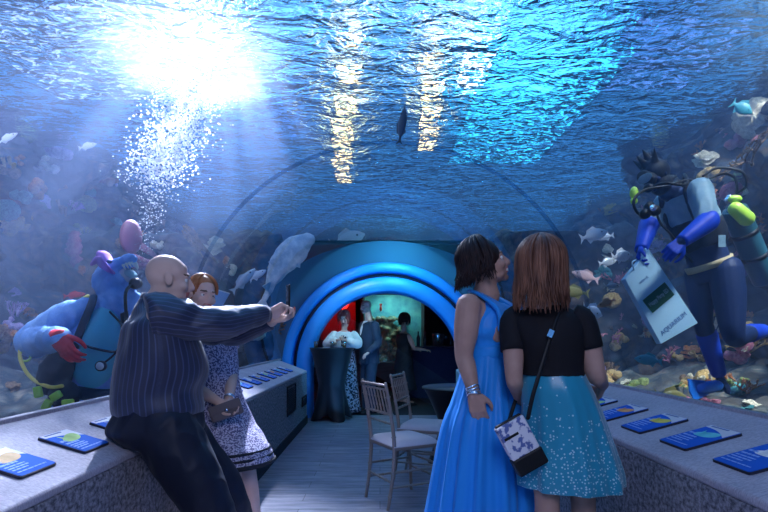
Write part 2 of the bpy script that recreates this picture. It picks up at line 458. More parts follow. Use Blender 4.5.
o = reef_wall('reef_wall', [(-5.6,16),(-3,16.3),(0,16.2),(3,16.3),(5.6,16)], 0.0, 4.6, .7, 50, 13, M_reef, 1)
tag(o, 'far rock wall of the tank above the portal', 'reef', kind='structure')
o = reef_wall('reef_wall', [(5.2,15.8),(5.2,12),(5.0,8),(4.7,4),(4.5,1),(4.6,-3)], -.2, 4.6, .9, 60, 23, M_reef, 1)
tag(o, 'right rock wall of the tank overgrown with coral crust', 'reef', kind='structure')
# tank floor either side of the tunnel, rising to the walls, and rock collar over the far room
def tank_floor(x0, x1, sgn, seed):
    nx, ny = 34, 150; vs = []
    for j in range(ny+1):
        y = -3+19.2*j/ny
        for i in range(nx+1):
            f = i/nx; x = x0+(x1-x0)*f; q = V(x, y, seed)
            z = .52 + .66*f*f + .22*fbm(q, 1.0, 2) + .12*abs(fbm(q, 3.2, 3))
            vs.append((x, y, max(z, .02)))
    b = B(); fs = []
    for j in range(ny):
        for i in range(nx): a = j*(nx+1)+i; fs.append((a, a+1, a+nx+2, a+nx+1))
    b.add(vs, fs); return b.build('tank_floor', M_sand)
tag(tank_floor(XGL-.02,-5.5,-1,5), 'rubble bottom of the tank left of the tunnel', 'seabed', kind='structure')
tag(tank_floor(XGR+.02,5.3,1,8), 'rubble bottom of the tank right of the tunnel', 'seabed', kind='structure')
# rock heaped round the portal building: left bank, right bank and a low cap on the roof
def bank(x0, x1, seed):
    nx, nz, nr = 44, 44, 30; vs = []
    for j in range(nz+nr+1):
        for i in range(nx+1):
            x = x0+(x1-x0)*i/nx
            if j <= nz: y = YE+.12; z = 2.85*j/nz; n_ = V(0,-1,0)
            else: y = YE+.12+(j-nz)/nr*5.8; z = 2.85; n_ = V(0,-.2,1)
            q = V(x,y,z+seed); d = .10+.30*abs(fbm(q,.9,2))+.16*abs(fbm(q,2.8,3)); e = min(1, abs(x-x0)/.3+.15)
            p = V(x,y,z)+n_*d*e; 
            if j <= nz: p.z -= .25*fbm(V(x,seed,0),.8,2)*(z/2.85)
            vs.append(p)
    b = B(); fs = []
    for j in range(nz+nr):
        for i in range(nx): a = j*(nx+1)+i; fs.append((a, a+nx+1, a+nx+2, a+1))
    b.add(vs, fs); return b.build('reef_bank', M_reef)
tag(bank(-1.62,-5.4,2), 'dark rock bank behind the glass left of the portal', 'reef', kind='structure')
tag(bank(1.80,5.4,6), 'dark rock bank behind the glass right of the portal', 'reef', kind='structure')
b = B(); vs = []
for j in range(31):
    for i in range(41):
        x = -2.5+5.1*i/40; y = YE+.02+5.9*j/30; vs.append((x,y,2.84+.10*abs(fbm(V(x,y,3),1.6,3))*min(1,j/3)))
b.add(vs, [(j*41+i, j*41+i+1, (j+1)*41+i+1, (j+1)*41+i) for j in range(30) for i in range(40)])
tag(b.build('roof', pmat('tunnel_shell', (.03,.09,.16), .6, scale=2, col2=(.08,.16,.22))), 'weed-grown roof of the room beyond the portal, seen under water', kind='structure')
# wavy water surface
def surface():
    nx, ny = 150, 230; b = B(); vs = []
    for j in range(ny+1):
        y = -3.2+19.4*j/ny
        for i in range(nx+1):
            x = -5.9+11.6*i/nx; q = V(x, y*1.5, 0)
            vs.append((x, y, ZS+.05*fbm(q, .8, 2)+.018*fbm(q+V(5,0,0), 3.0, 2)))
    fs = []
    for j in range(ny):
        for i in range(nx): a = j*(nx+1)+i; fs.append((a, a+1, a+nx+2, a+nx+1))
    b.add(vs, fs); return b.build('water_surface', M_surf)
tag(surface(), 'rippling water surface above the tunnel', 'water', kind='stuff')
# water volume: one closed body round the tunnel
def water_body():
    m, nt, out = newmat('water_volume')
    sc = N(nt,'ShaderNodeVolumeScatter', Density=.034, Anisotropy=.3); sc.inputs['Color'].default_value = (.50,.62,1,1)
    ab = N(nt,'ShaderNodeVolumeAbsorption', Density=.05); ab.inputs['Color'].default_value = (.2,.66,.95,1)
    ad = N(nt,'ShaderNodeAddShader'); nt.links.new(sc.outputs[0], ad.inputs[0]); nt.links.new(ab.outputs[0], ad.inputs[1]); nt.links.new(ad.outputs[0], out.inputs['Volume'])
    arc = dome_arc(TR+.03, 64, A0)
    bm = bmesh.new()
    def body(prof, y0, y1):
        n = len(prof)
        v0 = [bm.verts.new((x,y0,z)) for x, z in prof]; v1 = [bm.verts.new((x,y1,z)) for x, z in prof]
        for i in range(n): bm.faces.new((v0[i], v0[(i+1)%n], v1[(i+1)%n], v1[i]))
        f0 = bm.faces.new(v0[::-1]); f1 = bm.faces.new(v1); bmesh.ops.triangulate(bm, faces=[f0, f1])
    zt = ZS-.09; xl, xr = arc[-1][0]-.06, arc[0][0]+.06
    body([(-5.95,-.35),(-5.95,zt),(5.75,zt),(5.75,-.35),(xr,-.35),(xr,arc[0][1])]+arc[1:-1]+[(xl,arc[-1][1]),(xl,-.35)], -3.1, YE+.01)
    body([(-5.95,-.35),(-5.95,zt),(5.75,zt),(5.75,-.35),(2.48,-.35),(2.48,2.82),(-2.38,2.82),(-2.38,-.35)], YE+.02, 16.9)
    bmesh.ops.recalc_face_normals(bm, faces=bm.faces)
    me = bpy.data.meshes.new('water'); bm.to_mesh(me); bm.free(); me.materials.append(m)
    o = bpy.data.objects.new('water', me); COL.objects.link(o)
    return tag(o, 'clear blue hazy water filling the tank round the tunnel', 'water', kind='stuff')
if VOLUME: water_body()

# ---------------- lamps and added water-tinting panels over the tank (seen broken up through the ripples)
def emat(name, c, s):
    m, nt, out = newmat(name); e = N(nt,'ShaderNodeEmission', Strength=s); e.inputs[0].default_value = rgba(c); nt.links.new(e.outputs[0], out.inputs[0]); return m
E_white = emat('lamp_white', (.85,.93,1), 40); E_warm = emat('lamp_warm', (1,.66,.28), 8); E_cyan = emat('panel_cyan', (.05,.58,1), 3.4); E_blue = emat('panel_blue', (.16,.34,1), 1.3)
def overhead(px, py, w, l, m, name, label, z=7.2, cat='lamp', group=None):
    Y = (z-HC)*F/(CY-py); X = (px-CX)*Y/F
    r = empty(name, (X,Y,z), 0, label, cat, group)
    b = B(); b.box((X-w/2-.05,Y-l/2-.05,z+.01),(X+w/2+.05,Y+l/2+.05,z+.16)); b.build('housing', M_dark, r)
    b = B(); b.box((X-w/2,Y-l/2,z),(X+w/2,Y+l/2,z+.012)); b.build('diffuser', m, r)
E_lav = emat('panel_lavender', (.42,.50,1), 2.4)
overhead(188, 88, 1.1, 1.6, E_white, 'tank_flood_lamp', 'big white flood lamp above the water at upper left')
WL = ['nearest','second','third','fourth','fifth','sixth']
for k,(x,y,l) in enumerate(((352,40,.5),(350,75,.8),(346,105,1.2),(343,130,1.5),(343,152,2.2),(342,172,2.6))):
    overhead(x, y, .55, l, E_warm, 'warm_lamp', 'warm lamp seen through the ripples, %s from the camera in the left row' % WL[k], group='warm lamps over the water')
for k,(x,y,l) in enumerate(((430,62,.7),(432,92,1.0),(430,118,1.4),(428,140,1.8))):
    overhead(x, y, .5, l, E_warm, 'warm_lamp', 'warm lamp seen through the ripples, %s from the camera in the right row' % WL[k], group='warm lamps over the water')
overhead(474, 72, .7, 1.6, emat('lamp_soft_white', (.85,.93,1), 9), 'square_lamp', 'white square lamp above the water right of centre', z=7.6)
overhead(520, 120, 3.4, 8, E_cyan, 'tint_panel', 'large cyan glowing panel added above the water to tint it on the right', z=8.0)  # this and the next panels are added glow that colours the water
overhead(250, 100, 1.8, 6, E_blue, 'tint_panel', 'blue glowing panel added above the water to tint it left of the warm lamp', z=8.0)
overhead(90, 60, 4.5, 4.5, E_lav, 'tint_panel', 'wide lavender glowing panel added above the water to tint it at the far left', z=8.6)
overhead(660, 60, 3.0, 3.5, E_blue, 'tint_panel', 'blue glowing panel added above the water to tint it at the far right', z=8.6)
# ---------------- lights
def light(kind, name, loc, energy, col, size=1, target=None, sy=None, angle=None, blend=.5):
    l = bpy.data.lights.new(name, kind); l.energy = energy; l.color = col
    if kind == 'AREA':
        l.size = size
        if sy: l.shape = 'RECTANGLE'; l.size_y = sy
    elif kind == 'SPOT': l.spot_size = angle or 1; l.spot_blend = blend; l.shadow_soft_size = size
    else: l.shadow_soft_size = size
    o = bpy.data.objects.new(name, l); COL.objects.link(o); o.location = loc
    if target is not None:
        d = Vector(target)-Vector(loc); o.rotation_euler = d.to_track_quat('-Z','Y').to_euler()
    return o
light('SPOT', 'flood_left', (-2.75,8.8,7.5), 150000, (.80,.78,1), .2, (-1.35,2.2,.6), angle=radians(28), blend=.9)
light('AREA', 'tank_fill', (0,6,6.9), 900, (.22,.52,1), 9, (0,6,0), 14)  # broad fill light added over the tank
light('SPOT', 'reef_fill_right', (5.0,1.2,8.0), 42000, (1,.94,.92), .5, (4.3,5.4,1.2), angle=radians(46), blend=.9)  # out-of-view spot added to brighten the right reef
light('SPOT', 'reef_fill_left', (-5.2,1.2,8.0), 20000, (.85,.80,1), .5, (-4.7,6.0,1.5), angle=radians(50), blend=.9)  # out-of-view spot added as fill for the left reef wall
light('AREA', 'tunnel_fill', (.2,-.8,2.7), 34, (.80,.78,1), .9, (.1,3,1.0))
light('AREA', 'portal_wash', (.30,7.3,2.7), 26, (.12,.75,1), .3, (.30,8.3,2.25), .8)
light('SPOT', 'table_spot', (-.4,6.6,2.7), 80, (.85,.9,1), .05, (-.4,8.4,1.4), angle=radians(45))
light('AREA', 'portal_wash_low', (.12,7.3,.4), 12, (.08,.40,1), 1.8, (.12,8.3,1.5), .5)
w = bpy.data.worlds.new('world'); SC.world = w; w.use_nodes = True
bg = w.node_tree.nodes['Background']; bg.inputs[0].default_value = (.07,.29,.70,1); bg.inputs[1].default_value = 1.0
# ---------------- camera
cam = bpy.data.cameras.new('camera'); co = bpy.data.objects.new('camera', cam); COL.objects.link(co)
cam.sensor_width = 36; cam.lens = 24; co.location = (0,0,HC); co.rotation_euler = (pi/2,0,0)
cam.shift_x = (384-CX)/768; cam.shift_y = (CY-256)/768; cam.clip_start = .05
SC.camera = co
SC.view_settings.view_transform = 'Standard'; SC.view_settings.look = 'None'; SC.view_settings.gamma = 1; SC.view_settings.exposure = EXPO
SC.view_settings.use_curve_mapping = False
cy = SC.cycles; cy.use_denoising = True; cy.max_bounces = 8; cy.transparent_max_bounces = 16; cy.volume_bounces = 1; cy.caustics_refractive = False; cy.caustics_reflective = False
cy.sample_clamp_indirect = 4
try: cy.denoiser = 'OPENIMAGEDENOISE'; cy.denoising_input_passes = 'RGB_ALBEDO_NORMAL'
except Exception: pass
# ================================================================ FURNITURE
def text_mesh(name, body, size, mat, parent, M, extrude=.001, squeeze=1.0):
    cu = bpy.data.curves.new(name, 'FONT'); cu.body = body; cu.size = size; cu.extrude = extrude; cu.align_x = 'CENTER'; cu.align_y = 'CENTER'
    o = bpy.data.objects.new('tmp', cu); COL.objects.link(o)
    dg = bpy.context.evaluated_depsgraph_get(); me = bpy.data.meshes.new_from_object(o.evaluated_get(dg))
    bpy.data.objects.remove(o); me.name = name
    me.transform(M @ Matrix.Diagonal((squeeze,1,1,1)))
    if parent is not None: me.transform(wmat(parent).inverted())
    me.materials.clear(); me.materials.append(mat)
    r = bpy.data.objects.new(name, me); COL.objects.link(r); r.parent = parent; return r
# --- chiavari chairs
M_gold = pmat('champagne_paint', (.27,.22,.20), .38, metal=.3)
M_cush = pmat('cushion_fabric', (.62,.58,.62), .8, bump=.2, bscale=120)
def bamboo(b, p, q, r, n=4):
    p = V(*p); q = V(*q); pts = []; rr = []
    b.tube([p, q], r, seg=10, spline=False)
    for k in range(1, n+1):
        c = p.lerp(q, k/(n+1)); d = (q-p).normalized()
        b.tube([c-d*.006, c-d*.003, c+d*.003, c+d*.006], [r, r*1.35, r*1.35, r], seg=10, spline=False, cap='flat')
def make_chair(label, loc, rz):
    t = empty('chiavari_chair', (0,0,0), 0, label, 'chair', )
    w, d = .195, .19; H = .45        # local: +y is forward
    def leg(p, q, n=5):
        b = B(); bamboo(b, p, q, .0135, n); return b.build('leg', M_gold, t)
    leg((-w+.01,d-.005,0), (-w,d-.02,H)); leg((w-.01,d-.005,0), (w,d-.02,H))
    for s in (-1,1):
        b = B(); pts = [(s*w*.93,-d-.05,0),(s*w*.95,-d-.015,.22),(s*w*.97,-d,.45),(s*w*.98,-d-.03,.70),(s*w*.98,-d-.075,.93)]
        b.tube(pts, [.0125,.014,.015,.014,.012], seg=10, step=6)
        cr = crom(pts, 6)
        for k in (3,7,10,14,18,21):
            c = V(*cr[k]); e = V(*cr[k+1]); dd = (e-c).normalized()
            b.tube([c-dd*.006,c-dd*.003,c+dd*.003,c+dd*.006], [.014,.019,.019,.014], seg=10, spline=False, cap='flat')
        b.build('leg', M_gold, t)
    b = B()
    for s in (-1,1):
        for z in (.16,.27): bamboo(b, (s*w*.96,-d-.02,z), (s*(w-.003),d-.012,z), .009, 2)
    for z in (.20,.30): bamboo(b, (-w,d-.012,z), (w,d-.012,z), .009, 3)
    bamboo(b, (-w*.95,-d-.02,.2), (w*.95,-d-.02,.2), .009, 3)
    b.build('stretcher', M_gold, t)
    b = B(); b.box((-w-.015,-d-.012,H-.02),(w+.015,d+.0,H+.008)); b.build('seat_frame', M_gold, t, bevel=.008)
    b = B(); yb = lambda z: -d-.0-.03*max(0,(z-.45)/.25)-(.02 if z>.7 else 0)*(z-.7)/.2
    for z, r in ((.915,.011),(.885,.008),(.70,.010),(.63,.009)): bamboo(b, (-w*.98,yb(z),z),(w*.98,yb(z),z), r, 3)
    for z in (.80,.76): pass
    for i in range(7):
        x = -w*.78+i*w*.26; bamboo(b, (x,yb(.70),.70),(x,yb(.885)-.004,.885), .0062, 2)
    b.build('backrest', M_gold, t)
    b = B()
    vs = []
    n = 14
    for j in range(n+1):
        for i in range(n+1):
            u = -1+2*i/n; v = -1+2*j/n
            h = .045*(max(0,(1-u**6))*max(0,(1-v**6)))**.5
            vs.append((u*(w+.012), v*(d+.008)+.0, H+.012+h))
    fs = [(j*(n+1)+i, j*(n+1)+i+1, (j+1)*(n+1)+i+1, (j+1)*(n+1)+i) for j in range(n) for i in range(n)]
    b.add(vs, fs); b.box((-w-.012,-d-.008,H+.006),(w+.012,d+.008,H+.013)); b.build('seat', M_cush, t)
    t.location = loc; t.rotation_euler = (0,0,rz); return t
ch = make_chair('champagne slatted-back chair with pale seat, nearest to the camera', (.185,4.02,0), 0)
ch.rotation_euler.z = radians(28-90); ch['group'] = 'champagne banquet chairs'
c2 = copy_tree(ch); c2.location = (.41,4.66,0); c2.rotation_euler.z = radians(-20-90)
c2['label'] = 'champagne slatted-back chair behind the nearer one, beside the low black table'
# --- spandex covered tables
M_spandex = pmat('black_spandex', (.010,.010,.015), .42, sheen=.3)
def covered_table(name, label, loc, R, H, waist, foot, rz=0):
    t = empty(name, loc, 0, label, 'table')
    x, y, _ = loc; b = B(); seg = 64; vs = []; n = 26
    for i in range(n+1):
        f = i/n; z = H*(1-f)
        if f < .5: g = f/.5; r0 = R+(waist-R)*(g**.75); k = 0
        else: g = (f-.5)/.5; r0 = waist+(foot-waist)*g**1.3; k = g
        for j in range(seg):
            a = 2*pi*j/seg; c = abs(cos(2*(a-rz)))**1.5
            r = r0*(1-k*.42*(1-c)); r *= 1+.012*sin(a*9+f*5)*sin(pi*f)
            zz = z+ (k**2)*.10*(1-c)
            vs.append((x+r*cos(a), y+r*sin(a), max(zz,.006)))
    b.skin(vs, n+1, seg, caps=False); b.build('cover', M_spandex, t)
    b = B(); b.tube([(x,y,H-.012),(x,y,H-.002),(x,y,H+.006)], [R*.995,R,R*.985], seg=64, spline=False, cap='flat'); b.build('table_top', M_spandex, t)
    return t
covered_table('cocktail_table', 'tall cocktail table in stretched black cover beside the portal', (-.74,7.86,0), .34, 1.10, .20, .34, .5)
covered_table('low_table', 'low round table in black cover behind the blue gown', (.83,5.25,0), .40, .755, .22, .36, .3)
# things on the tall table
M_glass = pmat('clear_glass', (.85,.92,1), .05, trans=.9); M_drink = pmat('drink_amber', (.8,.5,.12), .2, trans=.3)
def tumbler(loc, label, r=.033, h=.095, drink=True, m=None):
    x,y,z = loc; t = empty('drinking_glass', loc, 0, label, 'glass', 'drinks on the tall table')
    b = B(); b.tube([(x,y,z+.002),(x,y,z+h)], [r*.85,r], seg=20, spline=False, cap='flat'); b.build('bowl', M_glass, t)
    b = B(); b.tube([(x,y,z+.008),(x,y,z+h*.6)], [r*.8,r*.88], seg=20, spline=False, cap='flat'); b.build('drink', m or M_drink, t)
tumbler((-.97,7.74,1.108), 'short glass of amber drink at the left edge of the tall table')
tumbler((-.72,7.66,1.108), 'pale clear glass in the middle of the tall table', m=pmat('drink_pale',(.8,.85,.9),.2,trans=.4))
tumbler((-.54,7.74,1.108), 'amber drink glass at the right edge of the tall table')
M_white = pmat('white_paper', (.75,.76,.8), .6)
b = B()
for k in range(3): b.box((-.86+.004*k,7.64,1.107+.004*k),(-.76+.004*k,7.74,1.110+.004*k), rot=Matrix.Rotation(.12*k,3,'Z'), piv=(-.81,7.69,1.1))
tag(b.build('napkin', M_white), 'small pile of white napkins on the tall table', 'napkin')
# --- bar beyond the portal, right
M_bar = pmat('bar_cloth', (.02,.03,.10), .7)
t = empty('bar_counter', (1.15,10.9,0), 0, 'dark draped bar counter beyond the portal on the right', 'counter')
b = B(); b.loft([((1.25,10.95,.0),.62,.36),((1.25,10.95,.5),.60,.34),((1.25,10.95,1.04),.60,.34)], seg=80, sq=.45, fn=lambda f,a: 1+.02*sin(a*26)*(1-f)); b.build('drape', M_bar, t)
b = B(); b.box((.62,10.58,1.045),(1.88,11.32,1.075)); b.build('worktop', M_bar, t, bevel=.008)
M_steel = pmat('polished_steel', (.65,.70,.8), .18, metal=.9)
t = empty('ice_bucket', (1.22,10.75,1.075), 0, 'shiny steel ice bucket on the bar beyond the portal', 'bucket')
b = B(); b.tube([(1.22,10.75,1.078),(1.22,10.75,1.09),(1.22,10.75,1.30),(1.22,10.75,1.335)], [.085,.10,.125,.13], seg=28, spline=False, cap='flat'); b.build('pail', M_steel, t)
b = B(); b.tube([V(1.22+.13*cos(a),10.75+.13*sin(a),1.335) for a in [2*pi*k/24 for k in range(25)]], .007, seg=6); b.build('rim', M_steel, t)
b = B(); b.tube([(1.38,10.75,1.25),(1.385,10.75,1.28),(1.37,10.75,1.30),(1.345,10.75,1.29)], .006, seg=6); b.build('handle', M_steel, t)
for i,(x,y) in enumerate(((.80,10.72),(.95,10.85),(1.5,10.8),(1.62,10.7))):
    t = empty('bottle', (x,y,1.075), 0, ['dark bottle on the left end of the bar','dark bottle on the bar left of the ice bucket','dark bottle on the bar right of the ice bucket','dark bottle on the right end of the bar'][i], 'bottle', 'bottles on the bar')
    b = B(); b.tube([(x,y,1.077),(x,y,1.09),(x,y,1.25),(x,y,1.29),(x,y,1.31),(x,y,1.37)], [.03,.036,.036,.025,.014,.013], seg=14, spline=False, cap='flat'); b.build('body', pmat('bottle_glass',(.01,.03,.05),.1), t)
    b = B(); b.tube([(x,y,1.365),(x,y,1.385)], .015, seg=12, spline=False, cap='flat'); b.build('cap', M_steel, t)
# --- display aquarium on the far wall
t = empty('display_aquarium', (.15,13.4,0), 0, 'lit aquarium set in the dark far wall beyond the portal', 'aquarium')
M_paneglow = pmat('aquarium_back', (.06,.22,.30), .8, scale=4, col2=(.12,.40,.42))
ax0, ax1, ay0, ay1, az0, az1 = -.42, 1.12, 13.0, 13.9, .62, 2.42
b = B(); b.box((ax0,ay1-.02,az0),(ax1,ay1,az1)); b.build('back_panel', M_paneglow, t)
b = B(); b.box((ax0-.08,ay0,.0),(ax1+.08,ay1,az0)); b.build('plinth', M_dark, t)
b = B(); b.box((ax0-.08,ay0,az1),(ax1+.08,ay1,az1+.1)); b.box((ax0-.08,ay0,az0),(ax0,ay1,az1)); b.box((ax1,ay0,az0),(ax1+.08,ay1,az1)); b.build('frame', M_dark, t)
b = B(); b.box((ax0,ay0+.02,az0),(ax1,ay0+.035,az1)); b.build('pane', M_acr, t)
b = B(); b.ell((.08,13.74,1.15), (.48,.10,.62))
random.seed(4)
for k in range(80):
    x = random.uniform(ax0+.1,ax1-.5); z = az0+random.random()**1.3*1.5; r = random.uniform(.03,.09); b.ell((x,13.66+random.uniform(-.08,.06),min(z,1.75)), (r*random.uniform(.6,1.3),r*1.4,r), seg=14, rings=9)
b.build('coral_rock', pmat('display_coral', (.04,.10,.09), .9, scale=9, col2=(.22,.22,.14), bump=.6, bscale=25), t, remesh=.02, disp=lambda c: .03*fbm(c,9,2))
light('AREA', 'display_light', (.3,13.3,2.38), 20, (.45,.9,.85), 1.0, (.3,13.6,1), .3)
t = empty('red_fish', (.02,13.25,2.0), 0, 'small red fish in the display aquarium', 'fish')
b = B(); b.ell((.02,13.25,2.0), (.035,.03,.07), seg=12, rings=8); b.build('body', pmat('fish_red',(.7,.05,.03),.4), t)
b = B(); b.prism([(.0,13.25,2.06),(.04,13.25,2.06),(.06,13.25,2.13),(-.02,13.25,2.13)], .006); b.build('tail', MATS['fish_red'], t)
# red glowing signs on the dark room wall
E_red = emat('red_glow', (1,.03,.02), 3.0)
def redlamp(x, y, z, w, h, label):
    t = empty('red_lamp', (x,y,z), 0, label, 'lamp')
    b = B(); b.ell((x,y,z), (w,.05,h), seg=16, rings=10); b.build('globe', E_red, t)
    b = B(); b.tube([(x,y,z+h-.005),(x,y,z+h+.05)], .02, seg=10, spline=False, cap='flat'); b.build('cap', M_dark, t)
    b = B(); b.tube([(x,y,z+h+.05),(x,y,2.765)], .004, seg=6, spline=False, cap='flat'); b.build('cord', M_dark, t)
redlamp(-1.18,11.6,1.98,.09,.12,'red glowing hanging globe at the left of the portal opening')
redlamp(-.87,11.9,2.06,.15,.15,'larger red glowing globe above the woman in the pale shawl')
b = B(); b.box((-1.5,13.0,1.2),(-.62,13.06,2.6)); tag(b.build('wall_panel', pmat('red_panel',(.35,.02,.03),.6)), 'dark red panel on the far wall at the left of the opening', 'panel')
light('POINT', 'red_light', (-1.0,12.0,2.1), 22, (1,.06,.04), .1)
# --- information signs on the ledges
M_sblue = pmat('sign_blue', (.015,.13,.62), .8); M_swhite = pmat('sign_white', (.70,.72,.78), .8); M_sdark = pmat('sign_edge', (.03,.03,.05), .5); M_stext = pmat('sign_text', (.30,.50,.90), .8)
M_slight = pmat('sign_light_blue', (.05,.33,.80), .35)
ART = {'white': (.75,.78,.80), 'yellow': (.65,.55,.08), 'green': (.35,.55,.20), 'brown': (.50,.36,.20), 'orange': (.70,.30,.10), 'grey': (.40,.45,.50), 'teal': (.10,.50,.55)}
def info_sign(side, yc, xc, w, h, art, label, rz=0):
    xf, xg = (XL, XGL) if side < 0 else (XR, XGR)
    k = (ZG-ZB)/abs(xg-xf); al = math.atan(k); zc = ZB+k*abs(xc-xf)
    t = empty('information_sign', (xc,yc,zc), 0, label, 'sign', 'information signs on the left ledge' if side < 0 else 'information signs on the right ledge')
    nrm0 = V(-side*-sin(al)*-1, 0, cos(al)) if 0 else V(-side*sin(al), 0, cos(al))
    def W(u, v, z):     # u along the walkway, v up the slope towards the glass
        c, s_ = cos(rz), sin(rz); u, v = u*c-v*s_, u*s_+v*c
        return V(xc + side*v*cos(al), yc - side*u, zc + v*sin(al)) + nrm0*(z+.004)
    def poly(name, pts, z, th, m):
        pp = [W(u,v,z) for u,v in pts]; ar = sum(pts[i][0]*pts[(i+1)%len(pts)][1]-pts[(i+1)%len(pts)][0]*pts[i][1] for i in range(len(pts)))
        if (ar < 0): pp = pp[::-1]
        b = B(); b.prism(pp, th, normal=nrm0); return b.build(name, m, t)
    def rr(w_, h_, r=.010, n=4):
        out = []
        for cx_, cy_, a0 in ((w_/2-r,h_/2-r,0),(-w_/2+r,h_/2-r,90),(-w_/2+r,-h_/2+r,180),(w_/2-r,-h_/2+r,270)):
            for k in range(n+1): a = radians(a0+90*k/n); out.append((cx_+r*cos(a), cy_+r*sin(a)))
        return out
    poly('plate', rr(w,h), -.004, .010, M_sdark)
    poly('face', rr(w-.006,h-.006), .0062, .002, M_sblue)
    # sweeping white header
    n = 12; top = [(w/2-.006-(w-.012)*i/n, h/2-.005) for i in range(n+1)]
    bot = [(-w/2+.006+(w-.012)*i/n, h/2-.030-.055*(i/n)**2.2) for i in range(n+1)]
    poly('header', top+bot, .0083, .0006, M_swhite)
    poly('title', [(-w*.38,h/2-.010),(w*.18,h/2-.010),(w*.18,h/2-.019),(-w*.38,h/2-.019)], .0092, .0005, pmat('sign_title',(.12,.16,.35),.5))
    # animal picture: body, fin and tail
    c = (w*.16, h*.12); b = B()
    pts = []
    for k in range(26):
        a = 2*pi*k/26; r = .42*w*(1-.08*cos(3*a)); pts.append((c[0]-.02+r*.75*cos(a), c[1]+r*.36*sin(a)+.012*cos(a)))
    m = pmat('sign_art_'+art, ART[art], .8, scale=18, col2=tuple(min(1,x*1.3+.05) for x in ART[art]))
    poly('animal_picture', pts, .0092, .0006, m)
    poly('tail_picture', [(c[0]-.22*w,c[1]),(c[0]-.36*w,c[1]+.035),(c[0]-.33*w,c[1]-.03)], .0093, .0006, m)
    # rows of fine print towards the walkway
    rows = [(-.43,.0,.115,.014),(-.43,-.04,.10,.011)] 
    b = B()
    for (u0,u1,v,th) in ((-.42,-.12,.06,.012),(-.42,.02,-.06,.010),(-.42,.08,-.15,.007),(-.42,.10,-.22,.007),(-.42,-.02,-.29,.007),(-.42,.34,-.38,.006)):
        # each row is broken up into words
        u = u0; k = 0
        rs = random.Random(int(u1*1000+v*777))
        while u < u1-.01:
            l = min(rs.uniform(.07,.16), u1-u); 
            pp = [W(u*w, v*h-th/2, .0092), W((u+l)*w, v*h-th/2, .0092), W((u+l)*w, v*h+th/2, .0092), W(u*w, v*h+th/2, .0092)]
            if (pp[1]-pp[0]).cross(pp[2]-pp[0]).z < 0: pp = pp[::-1]
            b.prism(pp, .0006, normal=nrm0); u += l+.02
    b.build('lettering', M_stext, t)
    return t
arts = ['brown','green','grey','teal','white','orange','grey','yellow','teal','white','brown','green','orange','teal','grey','white']
ordn = ['nearest','second','third','fourth','fifth','sixth','seventh','eighth','ninth','tenth','eleventh','twelfth','thirteenth','fourteenth','fifteenth','sixteenth']
for k in range(15): info_sign(-1, 1.78+.365*k, -1.28, .19, .20, arts[k], 'blue information sign with %s animal picture, %s from camera on left ledge' % (arts[k], ordn[k]), radians(0))
artr = ['white','teal','yellow','orange','green','grey','brown']
for k in range(6): info_sign(1, 1.85+.37*k, 1.385, .20, .25, artr[k], 'blue information sign with %s animal picture, %s from camera on right ledge' % (artr[k], ordn[k]), radians(0))
